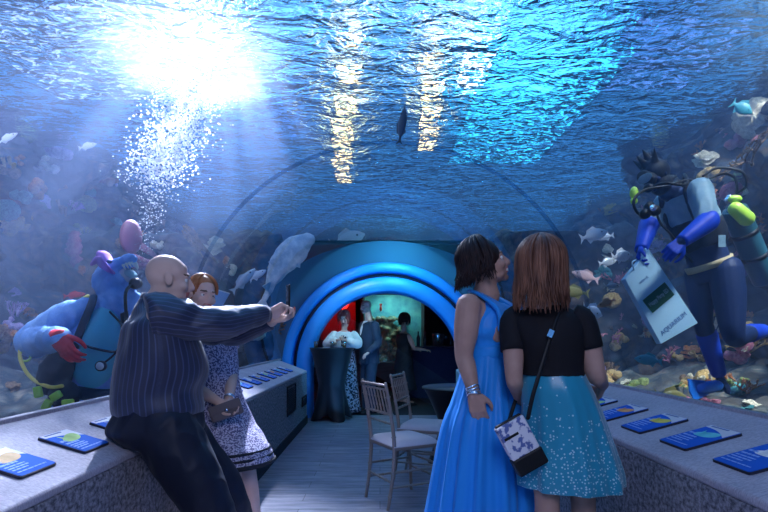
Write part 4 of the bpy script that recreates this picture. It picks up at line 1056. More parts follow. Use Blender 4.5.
# ---------------------------------------------------------------- woman in black top and turquoise skirt, back to the camera
def woman_tee():
    root = empty('person', (.78,2.25,0), 0, 'long-haired woman in black tee and turquoise skirt seen from behind', 'person')
    H = Head(P(541,268,2.25), (.30,.95,.16), (0,0,1), .97)
    fw = V(.22,.975,0).normalized(); sd = V(.975,-.22,0); yaw = atan2(sd.y, sd.x)
    nk = P(545,304,2.25); sh = P(547,316,2.25); chest = P(549,340,2.25); waist = P(552,366,2.25); hip = P(560,405,2.25)
    shR = sh+sd*.145+V(0,0,-.012); shL = sh-sd*.145+V(0,0,-.012)
    elR = P(596,374,2.20); wrR = P(603,385,2.42); elL = P(514,378,2.22); wrL = P(521,402,2.42)
    kR = P(583,500,2.27); aR = V(kR.x+.01,kR.y,.10); tR = aR+fw*.16+V(0,0,-.06); kL = P(547,500,2.22); aL = V(kL.x,kL.y,.10); tL = aL+fw*.16+V(0,0,-.06)
    b = B(); H.add(b, fem=True)
    torso(b, [(hip-V(0,0,.08),.150,.11,yaw),(hip,.155,.12,yaw),(waist,.118,.095,yaw),(chest,.138,.105,yaw),(sh,.14,.075,yaw),(nk,.05,.05,yaw)])
    b.ell(shR,.045); b.ell(shL,.045); b.tube([nk-V(0,0,.03),H.w((0,-.03,-.09))],[.05,.046],seg=14,spline=False)
    arm(b, shR, elR, wrR, (.050,.047,.040,.038,.025)); arm(b, shL, elL, wrL, (.048,.044,.037,.035,.024))
    leg(b, hip+sd*.078, kR, aR, tR, (.085,.072,.053,.056,.032)); leg(b, hip-sd*.078, kL, aL, tL, (.085,.072,.053,.056,.032))
    hand(b, wrR, V(.15,.75,-.45), V(-.8,.2,.1), .9, side=-1, curl=.7); hand(b, wrL, V(.3,.7,-.4), V(.8,.1,0), .9, side=1, curl=.6)
    body_build(b, root, H, .0055, M_skin2)
    M_hair = pmat('hair_brown', (.07,.028,.020), .45, scale=30, col2=(.24,.11,.07), stretch=(1,1,.25))
    strands(H, root, 460, M_hair, .185, 21, face=.75, wave=.011, vol=1.2, lenvar=.06, wfreq=.8, rad=.0046, flare=.05)
    M_t = pmat('black_cotton', (.010,.009,.012), .75)
    sb = B(); sb.loft([(waist+V(0,0,-.035),.137,.115,yaw),(waist+V(0,0,.0),.134,.113,yaw),(chest+V(0,0,.0),.150,.122,yaw),(sh+V(0,0,-.025),.155,.10,yaw),(sh+V(0,0,.010),.13,.075,yaw),(nk+V(0,0,-.010),.075,.062,yaw)], seg=48, step=6)
    cloth(sb, 'shirt', M_t, root, .006, 9, 2)
    for S,E in ((shR,elR),(shL,elL)):
        sb = B(); sb.tube([S-(E-S).normalized()*.02-(S-sh)*.25, S+V(0,0,-.012), S.lerp(E,.55)], [.045,.057,.056], seg=28, cap='flat'); sb.build('sleeve', M_t, root)
    # skirt: turquoise satin with silver sequins thickening towards the hem
    m, nt, out = newmat('turquoise_sequin')
    tc = N(nt,'ShaderNodeTexCoord'); vo = N(nt,'ShaderNodeTexVoronoi', Scale=85); vo.inputs['Randomness'].default_value = 1
    nt.links.new(tc.outputs['Object'], vo.inputs['Vector'])
    sx = N(nt,'ShaderNodeSeparateXYZ'); nt.links.new(tc.outputs['Object'], sx.inputs[0])
    mr = N(nt,'ShaderNodeMapRange'); mr.inputs['From Min'].default_value = .60; mr.inputs['From Max'].default_value = 1.0; mr.inputs['To Min'].default_value = .95; mr.inputs['To Max'].default_value = .05
    nt.links.new(sx.outputs['Z'], mr.inputs['Value'])
    sc_ = N(nt,'ShaderNodeSeparateColor'); nt.links.new(vo.outputs['Color'], sc_.inputs[0])
    lt_ = N(nt,'ShaderNodeMath'); lt_.operation = 'LESS_THAN'; nt.links.new(sc_.outputs[0], lt_.inputs[0]); nt.links.new(mr.outputs[0], lt_.inputs[1])
    l2 = N(nt,'ShaderNodeMath'); l2.operation = 'LESS_THAN'; l2.inputs[1].default_value = .33; nt.links.new(vo.outputs['Distance'], l2.inputs[0])
    mu = N(nt,'ShaderNodeMath'); mu.operation = 'MULTIPLY'; nt.links.new(lt_.outputs[0], mu.inputs[0]); nt.links.new(l2.outputs[0], mu.inputs[1])
    mx = N(nt,'ShaderNodeMix'); mx.data_type = 'RGBA'; mx.inputs[6].default_value = (.012,.26,.40,1); mx.inputs[7].default_value = (.45,.65,.72,1); nt.links.new(mu.outputs[0], mx.inputs[0])
    bs = N(nt,'ShaderNodeBsdfPrincipled', Roughness=.35); bs.inputs['Sheen Weight'].default_value = .3; nt.links.new(mx.outputs[2], bs.inputs['Base Color']); nt.links.new(bs.outputs[0], out.inputs[0])
    def pl(t, a): k = min(1,(1-t)*1.2); return 1+k*(.045*sin(a*9+1)+.025*sin(a*17))
    sb = B(); sb.loft([(P(569,484,2.27),.225,.19,yaw),(P(568,470,2.27),.222,.19,yaw),(P(565,440,2.27),.195,.17,yaw),(P(561,410,2.26),.168,.150,yaw),(P(556,388,2.25),.150,.135,yaw),(P(553,371,2.25),.128,.112,yaw)], seg=120, step=7, fn=pl)
    sb.build('skirt', m, root)
    for A,T in ((aR,tR),(aL,tL)):
        s_ = B(); shoe(s_, A, T, .8); s_.build('shoe', M_black, root, remesh=.008, smooth=1)
    # crossbody bag
    t = empty('crossbody_bag', P(521,440,2.12), 0, 'small floral and black bag hanging from a crossbody strap', 'bag')
    c = P(520,444,2.10); R = Matrix.Rotation(radians(-28),3,'Y')@Matrix.Rotation(.1,3,'Z')
    M_fl = pmat('floral_print', (.10,.14,.35), .6, scale=38, col2=(.66,.66,.74), lo=.40, hi=.47)
    def bx(name, a, z, m_, **k):
        q = B(); q.box(a, z); q.v = [tuple(c+R@Vector(p)) for p in q.v]; return q.build(name, m_, t, bevel=.008)
    bx('pouch', (-.064,-.024,-.045), (.064,.024,.105), M_fl); bx('base', (-.068,-.027,-.115), (.068,.027,-.04), M_black)
    bx('pocket_zip', (-.055,-.027,.045), (.010,-.023,.056), M_black); bx('top_zip', (-.06,-.010,.103), (.06,.010,.112), M_black)
    pts = [P(528,418,2.10), P(533,395,2.09), P(543,362,2.10), P(553,330,2.13), P(560,312,2.165), sh+sd*.075+V(0,-.03,.045), sh+sd*.07+fw*.04+V(0,0,.045), sh+sd*.05+fw*.105+V(0,0,-.02), chest+fw*.14+V(0,0,0), waist-sd*.09+fw*.145, P(508,425,2.3), P(515,423,2.12)]
    q = B(); q.tube(pts, .0085, seg=8, step=6, flat=.35, hint=V(0,-1,.2)); q.build('strap', M_black, t)
    q = B(); e = P(556,324,2.125); 
    q.bar(P(549,337,2.105),P(552,330,2.112),.022,.006,hint=V(0,-1,.1)); q.build('buckle', M_steel, t)
woman_tee()

# ---------------------------------------------------------------- guests beyond the portal
def guest_shawl():
    Y = 8.47; root = empty('person', (P(342,400,Y).x,Y,0), 0, 'woman in pale shawl looking down at the tall table', 'person')
    H = Head(P(344,318,Y), (-.15,-.85,-.5), (0,-.2,1), .95); yaw = 0.0
    hip = V(-.58,Y,.92); ch_ = P(343,344,Y)+V(0,0,.0); sh = P(344,334,Y)
    b = B(); H.add(b, fem=True); torso(b, [(hip,.16,.12,yaw),(V(-.58,Y,1.08),.125,.10,yaw),(V(-.59,Y,1.24),.15,.12,yaw),(sh,.15,.08,yaw),(sh+V(0,0,.06),.05,.05,yaw)])
    shR = sh+V(-.16,0,-.02); shL = sh+V(.16,0,-.02); eR = V(-.86,Y-.12,1.16); eL = V(-.36,Y-.12,1.16); wR = V(-.68,Y-.30,1.22); wL = V(-.55,Y-.30,1.22)
    arm(b, shR, eR, wR, (.045,.042,.035,.033,.024)); arm(b, shL, eL, wL, (.045,.042,.035,.033,.024)); hand(b, wR, V(.8,-.4,.1), V(0,-.3,1), .85, side=-1, curl=.7); hand(b, wL, V(-.8,-.4,.1), V(0,-.3,1), .85, side=1, curl=.7)
    for s_ in (-1,1): leg(b, hip+V(s_*.08,0,0), V(-.58+s_*.09,Y,.5), V(-.58+s_*.09,Y,.1), V(-.58+s_*.09,Y-.16,.04))
    b.tube([sh, H.w((0,-.03,-.09))],[.052,.048],seg=12,spline=False)
    body_build(b, root, H, .008, M_skin)
    strands(H, root, 120, pmat('hair_red', (.22,.05,.06), .45, scale=20, col2=(.35,.10,.10)), .10, 3, face=.8, wave=.010, vol=1.1, rad=.007)
    M_sh = pmat('shawl_cream', (.62,.66,.66), .8, bump=.4, bscale=50)
    s = B(); s.loft([(V(-.59,Y,1.10),.19,.14,0),(V(-.59,Y,1.2),.20,.16,0),(sh+V(0,0,-.04),.20,.13,0),(sh+V(0,0,.035),.10,.085,0)], seg=40, step=5)
    for S,E,W in ((shR,eR,wR),(shL,eL,wL)): s.tube([S,E,E.lerp(W,.75)], [.075,.075,.055], seg=20, step=6)
    cloth(s, 'shawl', M_sh, root, .010, 8, 2, remesh=.012, smooth=2)
    s = B(); s.loft([(V(-.585,Y-.135,1.12),.055,.04,0),(V(-.585,Y-.145,1.25),.05,.04,0),(sh+V(0,-.10,-.02),.04,.03,0)], seg=20, step=4); s.build('blouse', pattern_mat('blouse_print',(.03,.03,.05),(.6,.6,.65),50), root)
    s = B(); s.loft([(V(-.56,Y,.04),.24,.20,0),(V(-.57,Y,.5),.20,.17,0),(hip,.175,.14,0),(V(-.58,Y,1.10),.14,.12,0)], seg=60, step=6, fn=lambda t,a: 1+.04*sin(a*13)*(1-t)); s.build('skirt', pattern_mat('skirt_print',(.02,.02,.035),(.28,.28,.36),30), root)
    for q in (-1,1):
        s_ = B(); shoe(s_, V(-.58+q*.09,Y-.02,.1), V(-.58+q*.09,Y-.2,.04), .85); s_.build('shoe', M_black, root, remesh=.012, smooth=1)
guest_shawl()
def guest_suit():
    Y = 8.6; X = P(369,350,Y).x; root = empty('person', (X,Y,0), 0, 'bald man in dark suit standing behind the tall table', 'person')
    H = Head(P(366,307,Y), (-.80,-.58,-.12), (0,0,1), .98); fw = V(-.85,-.5,0).normalized(); sd = V(-.5,.85,0).normalized(); yaw = atan2(sd.y,sd.x)
    hip = V(X+.0,Y,.95); sh = V(X+.0,Y,1.48); ch_ = V(X+.0,Y,1.34); wa = V(X,Y,1.12)
    shR = sh+sd*.19+V(0,0,-.02); shL = sh-sd*.19+V(0,0,-.02)
    eR = shR+V(-.05,-.02,-.28); eL = shL+V(.06,-.04,-.28); wR = eR+fw*.20+V(0,0,-.12); wL = eL+fw*.16+V(-.02,0,-.16)
    b = B(); H.add(b); torso(b, [(hip-V(0,0,.08),.15,.12,yaw),(hip,.165,.13,yaw),(wa,.155,.125,yaw),(ch_,.18,.13,yaw),(sh,.17,.09,yaw),(sh+V(0,0,.07),.06,.06,yaw)])
    arm(b, shR, eR, wR); arm(b, shL, eL, wL); hand(b, wR, fw+V(0,0,-.3), V(0,0,-1), 1, side=1, curl=.5); hand(b, wL, fw+V(0,0,-.6), V(0,0,-1), 1, side=-1, curl=.5)
    b.tube([sh, H.w((0,-.03,-.09))],[.06,.055],seg=12,spline=False)
    L = []
    for q in (1,-1):
        h = hip+sd*.09*q; k_ = h+V(.0,0,-.45)+fw*.02; a = V(k_.x+.02,k_.y,.09); t_ = a+fw*.17+V(0,0,-.06); leg(b, h, k_, a, t_); L.append((h,k_,a,t_))
    body_build(b, root, H, .008, M_skin)
    M_suit = pmat('suit_navy', (.022,.040,.075), .6, sheen=.2)
    s = B(); s.loft([(hip-V(0,0,.12),.205,.165,yaw),(hip+V(0,0,.04),.195,.16,yaw),(wa,.185,.155,yaw),(ch_,.205,.16,yaw),(sh+V(0,0,-.01),.20,.12,yaw),(sh+V(0,0,.04),.11,.085,yaw)], seg=48, step=5)
    for S,E,W in ((shR,eR,wR),(shL,eL,wL)): s.tube([S,S.lerp(E,.5),E,W.lerp(E,.08)], [.078,.070,.060,.046], seg=20, step=6)
    cloth(s, 'jacket', M_suit, root, .008, 8, 2, remesh=.011, smooth=2)
    s = B(); s.loft([(ch_+fw*.145+V(0,0,-.10),.02,.02,yaw),(ch_+fw*.140+V(0,0,.05),.045,.02,yaw),(sh+fw*.06+V(0,0,.06),.055,.03,yaw)], seg=16, step=4); s.build('shirt', M_white, root)
    s = B(); s.loft([(hip-V(0,0,.15),.165,.135,yaw),(hip+V(0,0,.05),.175,.14,yaw)], seg=30, step=3)
    for h,k_,a,t_ in L: s.tube([h,h.lerp(k_,.5),k_,k_.lerp(a,.5),a+V(0,0,-.01)], [.105,.098,.082,.078,.075], seg=20, step=5)
    cloth(s, 'trousers', M_suit, root, .007, 8, 4, remesh=.011, smooth=2)
    for h,k_,a,t_ in L:
        s_ = B(); shoe(s_, a, t_, 1.05); s_.build('shoe', M_black, root, remesh=.012, smooth=1)
guest_suit()
def guest_dark():
    Y = 9.5; X = P(404,350,Y).x; root = empty('person', (X,Y,0), 0, 'woman in black standing silhouetted against the lit aquarium', 'person')
    H = Head(P(405,320,Y), (.75,.6,0), (0,0,1), .93); fw = V(.85,.5,0).normalized(); sd = V(.5,-.85,0); yaw = atan2(sd.y,sd.x)
    sh = P(404,335,Y); hip = V(X,Y,.90); wa = V(X,Y,1.07); ch_ = V(X,Y,1.2)
    b = B(); H.add(b, fem=True); torso(b, [(hip,.16,.12,yaw),(wa,.12,.10,yaw),(ch_,.14,.12,yaw),(sh,.15,.08,yaw),(sh+V(0,0,.06),.05,.05,yaw)])
    b.tube([sh, H.w((0,-.03,-.09))],[.05,.046],seg=12,spline=False)
    for q in (1,-1):
        S = sh+sd*.16*q+V(0,0,-.02); E = S+V(.10,-.02,-.22); W = E+V(.20,.05,-.03); arm(b, S, E, W, (.045,.042,.034,.032,.023)); hand(b, W, V(1,.2,-.1), V(0,0,-1), .85, side=q, curl=.5)
        h = hip+sd*.08*q; k_ = h+V(0,0,-.42); a = V(k_.x,k_.y,.09); leg(b, h, k_, a, a+fw*.16+V(0,0,-.05))
    body_build(b, root, H, .009, M_skin2)
    strands(H, root, 90, MATS['hair_dark'], .12, 8, face=.8, vol=1.2, rad=.008)
    M_b = pmat('black_dress', (.008,.008,.012), .7)
    s = B(); s.loft([(V(X+.02,Y,.30),.24,.21,yaw),(V(X,Y,.6),.20,.17,yaw),(hip,.18,.15,yaw),(wa,.14,.12,yaw),(ch_,.165,.14,yaw),(sh+V(0,0,-.0),.17,.10,yaw),(sh+V(0,0,.03),.08,.07,yaw)], seg=40, step=5); cloth(s, 'dress', M_b, root, .007, 8, 1)
    for q in (1,-1):
        a = hip+sd*.08*q; s_ = B(); shoe(s_, V(a.x,a.y,.09), V(a.x,a.y,.09)+fw*.16, .85); s_.build('shoe', M_black, root, remesh=.012, smooth=1)
guest_dark()
# ================================================================ DIVERS
M_neo = pmat('neoprene_black', (.008,.012,.022), .6); M_navy = pmat('neoprene_navy', (.010,.025,.09), .55)
M_sleeve = pmat('rash_guard', (.16,.28,.38), .5, scale=10, col2=(.24,.38,.48)); M_glove = pmat('glove_royal', (.008,.05,.50), .5)
M_tan = pmat('weight_belt', (.50,.42,.26), .7); M_lime = pmat('lime_plastic', (.48,.80,.08), .4); M_tankm = pmat('cylinder_teal', (.02,.09,.13), .3)
M_plush = pmat('plush_blue', (.16,.38,.85), .85, sheen=.5, scale=9, col2=(.28,.52,.95), bump=.5, bscale=90); M_belly = pmat('plush_belly', (.10,.52,.70), .8, scale=6, col2=(.12,.52,.70))
M_redg = pmat('glove_red', (.80,.03,.04), .5); M_yhose = pmat('hose_yellow', (.75,.62,.10), .4); M_purple = pmat('ear_purple', (.42,.18,.62), .8)
def diver_right():
    Y = 4.55; root = empty('person', P(705,300,Y), 0, 'diver in dark spiky hood and blue gloves holding a white bag behind the acrylic', 'person')
    fw = V(-.80,-.35,-.48)
    H = Head(P(656,176,Y), (-.86,-.38,-.36), (-.30,.05,.9), 1.18)
    sh = P(683,200,Y); chest = P(694,222,Y); waist = P(703,245,Y); hip = P(712,272,Y)
    ax = (sh-hip).normalized(); sd = V(.40,-.90,.0).normalized(); yaw = atan2(sd.y,sd.x); tl = tuple(ax)
    shR = P(700,190,Y-.22); shL = P(668,200,Y+.20)
    elR = P(707,222,Y-.42); wrR = P(681,242,Y-.50); elL = P(649,225,Y+.10); wrL = P(641,250,Y-.10)
    hR = hip+sd*.12; hL = hip-sd*.12
    kR = P(734,336,Y-.20); aR = P(762,331,Y+.15); tR = aR+V(.16,.05,-.05)
    kL = P(703,322,Y+.08); aL = P(718,372,Y+.20); tL = P(728,392,Y+.15)
    b = B(); H.add(b)
    torso(b, [(hip-ax*.06,.17,.14,yaw,tl),(hip,.18,.15,yaw,tl),(waist,.17,.14,yaw,tl),(chest,.20,.15,yaw,tl),(sh,.19,.12,yaw,tl),(sh+ax*.09,.08,.08,yaw,tl)])
    b.ell(shR,.085); b.ell(shL,.08); b.tube([sh,H.w((0,-.03,-.08))],[.08,.07],seg=14,spline=False)
    arm(b, shR, elR, wrR, (.085,.078,.062,.058,.042)); arm(b, shL, elL, wrL, (.075,.070,.058,.052,.040))
    leg(b, hR, kR, aR, tR, (.135,.125,.085,.080,.055)); leg(b, hL, kL, aL, tL, (.12,.11,.08,.075,.05))
    hand(b, wrR, V(-.75,-.2,-.62), V(-.2,.6,-.5), 1.3, side=1, curl=.75); hand(b, wrL, V(-.35,-.35,-.8), V(.5,-.5,-.2), 1.3, side=1, curl=.7)
    body_build(b, root, None, .009, M_navy)
    # suit parts
    s = B(); s.loft([(waist+ax*.02,.185,.155,yaw,tl),(chest,.215,.168,yaw,tl),(sh,.205,.138,yaw,tl),(sh+ax*.05,.13,.10,yaw,tl)], seg=36, step=5)
    for S,E in ((shR,elR),(shL,elL)): s.tube([S,S.lerp(E,.5),E], [.100,.090,.074], seg=22, step=6)
    cloth(s, 'rash_guard', M_sleeve, root, .009, 8, 1, remesh=.011, smooth=2)
    for S,E,W in ((shR,elR,wrR),(shL,elL,wrL)):
        g = B(); g.tube([E.lerp(S,.10),E,E.lerp(W,.5),W], [.082,.086,.070,.053], seg=22, step=5, cap='flat'); g.build('gauntlet', M_glove, root)
    g = B(); hand(g, wrR, V(-.75,-.2,-.62), V(-.2,.6,-.5), 1.38, side=1, curl=.75); g.build('glove', M_glove, root, remesh=.007, smooth=2)
    g = B(); hand(g, wrL, V(-.35,-.35,-.8), V(.5,-.5,-.2), 1.38, side=1, curl=.7); g.build('glove', M_glove, root, remesh=.007, smooth=2)
    # buoyancy vest and belts
    v_ = B(); v_.loft([(waist-ax*.02,.215,.185,yaw,tl),(waist.lerp(chest,.6),.225,.195,yaw,tl),(chest+ax*.03,.20,.19,yaw,tl)], seg=36, step=4)
    u0 = ax.cross(sd).normalized()
    for q in (-1,1):
        v_.tube([chest+sd*.13*q-u0*.15, sh+sd*.12*q-u0*.10+ax*.06, sh+sd*.12*q+ax*.10, sh+sd*.12*q+u0*.12+ax*.03, chest+sd*.10*q+u0*.17], .032, seg=10, step=5, flat=.5)
    v_.build('buoyancy_vest', M_neo, root, remesh=.012, smooth=2, disp=lambda c: .010*fbm(c,10,2))
    w_ = B(); w_.loft([(hip+ax*.045,.195,.165,yaw,tl),(hip+ax*.10,.20,.17,yaw,tl)], seg=36, step=2); w_.build('weight_belt', M_tan, root)
    # hood with spikes, mask, regulator
    h = B(); H.ell(h, (0,-.014,.030), (.092,.108,.100), 24, 16); H.ell(h, (0,-.01,-.07), (.080,.085,.085)); H.ell(h, (0,.02,-.11),(.05,.05,.04))
    for a,(p,q,r) in enumerate((((0,.06,.11),(.0,.105,.195),.03),((0,.00,.13),(0,.02,.225),.035),((0,-.06,.11),(0,-.075,.20),.035),((.05,.02,.10),(.10,.03,.19),.03),((-.05,.02,.10),(-.10,.03,.19),.03),((0,-.10,.04),(0,-.19,.10),.035),((0,-.10,-.06),(0,-.22,-.05),.04))):
        h.tube([H.w(p),H.w(q)], [r*1.18,.004], seg=8, spline=False)
    h.build('hood', M_neo, root, remesh=.008, smooth=1)
    mk = B(); mk.loft([(H.w((0,.075,.010)),.082,.055,0,tuple(H.R.col[1])),(H.w((0,.125,.010)),.078,.048,0,tuple(H.R.col[1]))], seg=20, step=2, sq=.7); mk.build('mask_skirt', M_black, root)
    mk = B(); H.ell(mk, (0,.122,.010), (.066,.008,.036)); mk.build('mask_lens', pmat('mask_glass',(.25,.38,.45),.08), root)
    rg = B(); H.ell(rg, (0,.125,-.065), (.040,.035,.035)); rg.tube([H.w((-.02,.12,-.065)),H.w((-.12,.10,-.09)),H.w((-.17,-.02,-.16)),H.w((-.12,-.12,-.08)),sh+ax*.12+V(.10,.1,.02)],.013,seg=8); rg.build('regulator', M_black, root)
    # hoses, gauges, console
    def hose(pts, r=.012, m=M_black, nm='hose'): q = B(); q.tube(pts, r, seg=8, step=8); q.build(nm, m, root)
    vlv = P(737,193,Y+.02)
    hose([vlv, P(735,178,Y-.02), P(722,174,Y-.08), P(706,180,Y-.12), P(700,186,Y-.22), P(690,180,Y-.15), P(672,184,Y-.2)])
    hose([vlv, P(746,186,Y-.1), P(742,172,Y-.12), P(718,168,Y-.1), P(703,176,Y-.2)], .011)
    hose([P(668,186,Y-.2), P(645,190,Y-.2), P(634,200,Y-.25), P(637,212,Y-.25), P(647,216,Y-.25), P(655,206,Y-.28)])
    hose([P(655,206,Y-.28), P(660,222,Y-.3), P(672,236,Y-.30), P(692,262,Y-.30)], .010)
    q = B(); q.ell(P(634,193,Y-.2),(.035,.03,.055)); q.ell(P(634,201,Y-.2),(.03,.025,.03)); q.build('dive_light', M_lime, root)
    for (px,py) in ((649,207),(655,211),(645,214)):
        q = B(); c = P(px,py,Y-.30); q.tube([c+V(0,.02,0),c-V(0,.02,0)], .042, seg=18, spline=False, cap='flat'); q.build('gauge', M_black, root)
    q = B(); c = P(653,208,Y-.325); q.tube([c+V(0,.004,0),c-V(0,.004,0)], .028, seg=18, spline=False, cap='flat'); q.build('gauge_face', M_steel, root)
    # fins
    def fin(A, T, nm, m, L=.38, W=.12):
        A, T = Vector(A), Vector(T); d = (T-A).normalized(); s_ = d.cross(V(0,-1,.2)).normalized(); n_ = d.cross(s_)
        f = B(); f.tube([A-d*.02, A+d*.10, A+d*.2], [.065,.070,.055], seg=14, flat=.8)
        f.prism([A+d*.12+s_*.05-n_*.006, A+d*(.12+L)+s_*W-n_*.006, A+d*(.15+L)-n_*.006, A+d*(.12+L)-s_*W-n_*.006, A+d*.12-s_*.05-n_*.006], .012, normal=n_)
        for k in (-1,1): f.tube([A+d*.12+s_*.05*k, A+d*(.12+L)+s_*W*k], [.014,.008], seg=8, spline=False)
        f.build(nm, m, root)
    fin(aR, aR+V(.35,.15,-.06), 'fin', M_glove); fin(P(714,386,Y+.1), P(672,395,Y-.15), 'fin', pmat('fin_blue',(.01,.18,.75),.4), .20, .10)
    q = B(); q.tube([kL.lerp(aL,.25), aL], [.088,.066], seg=18, spline=False); q.build('boot', M_glove, root)
    q = B(); q.tube([aR, kR.lerp(aR,.55)], [.066,.085], seg=18, spline=False); q.build('boot', M_glove, root)
    # air cylinder strapped to the back
    t = root
    a0 = P(733,206,Y+.12); a1 = P(766,282,Y+.30); d = (a1-a0).normalized()
    q = B(); q.tube([a0,a0+d*.03,a0+d*.10,a1-d*.08,a1-d*.02,a1], [.03,.075,.105,.105,.09,.03], seg=26, step=4, cap='flat'); cyl = q.build('air_cylinder', M_tankm, t)
    q = B(); q.tube([a0-d*.09,a0+d*.02],[.026,.030],seg=14,spline=False); q.ell(a0-d*.06,(.055,.04,.04)); vv = q.build('valve', M_steel, cyl)
    q = B(); q.ell(P(735,199,Y-.04),(.06,.04,.035)); q.build('valve_knob', M_lime, cyl)
    q = B(); c = P(741,212,Y-.05); q.tube([c-V(.05,0,-.03),c+V(.05,0,-.06)],[.06,.066],seg=18,spline=False); q.build('reserve_valve', M_lime, t)
    for f in (.35,.65):
        q = B(); c = a0.lerp(a1,f); q.tube([c-d*.02,c+d*.02], .110, seg=26, spline=False, cap='flat'); q.build('cylinder_strap', M_black, cyl)
    q = B(); q.box((-.03,-.003,-.05),(.03,.003,.05)); c = P(722,241,Y-.22); q.v = [tuple(c+Vector(p)) for p in q.v]; q.build('vest_tag', M_sleeve, t)
    # bag
    M_bag = pmat('bag_white', (.42,.70,.92), .6); M_lab = pmat('label_green', (.02,.10,.06), .6); M_ink = pmat('ink_blue', (.03,.12,.40), .6); M_sc = pmat('script_white', (.45,.62,.72), .6)
    Yb = 4.32; c00 = P(625,279,Yb); c10 = P(649,249,Yb+.02); c11 = P(698,323,Yb+.02); c01 = P(661,344,Yb)
    t = empty('paper_bag', (c01+c11)/2, 0, 'white paper bag with dark green label held tilted by the hooded diver', 'bag')
    ex = (c10-c00)*.5+(c11-c01)*.5; ey = (c01-c00)*.5+(c11-c10)*.5; ctr = (c00+c10+c11+c01)/4
    nrm = ex.cross(ey).normalized()
    if nrm.y > 0: nrm = -nrm
    q = B(); th = .07
    q.prism([c00,c10,c11,c01], th, normal=-nrm); q.build('bag_body', M_bag, t, bevel=.004)
    X_ = ex.normalized(); Z_ = nrm; Y_ = Z_.cross(X_).normalized()
    def fr(off): 
        m_ = Matrix((X_, Y_, Z_)).transposed().to_4x4(); m_.translation = off; return m_
    lc = ctr+nrm*.003+P(658,298,Yb)-P(658,298,Yb); lc = P(659,297.5,Yb)+nrm*.006
    lc = lc - nrm*((lc-ctr).dot(nrm)-.003)
    hw, hh = .125, .068
    q = B(); q.prism([lc+X_*sx*hw+Y_*sy*hh for sx,sy in ((-1,-1),(1,-1),(1,1),(-1,1))], .002, normal=nrm); q.build('label', M_lab, t)
    text_mesh('label_writing', 'Happy Party ED', .052, M_sc, t, fr(lc+nrm*.003) @ Matrix.Shear('XZ',4,(0,0)), .0008, .62)
    c = ctr*.0+c00.lerp(c10,.42)+ey*.20; c = c-nrm*((c-ctr).dot(nrm)-.001)
    text_mesh('small_writing', 'WITH US', .030, M_ink, t, fr(c), .0008, .8)
    c = c01.lerp(c11,.5)-ey*.14; c = c-nrm*((c-ctr).dot(nrm)-.001)
    text_mesh('printed_name', 'AQUARIUM', .058, M_ink, t, fr(c), .0008, .95)
    q = B(); e0 = c00.lerp(c10,.35); e1 = c00.lerp(c10,.8)
    q.tube([e0+ey*.02, e0-Y_*-.0+V(-.02,-.02,.05), wrL+V(-.05,-.05,-.08), e1+V(0,-.02,.05), e1+ey*.02], .006, seg=6, step=6); q.build('handle', M_bag, t)
diver_right()

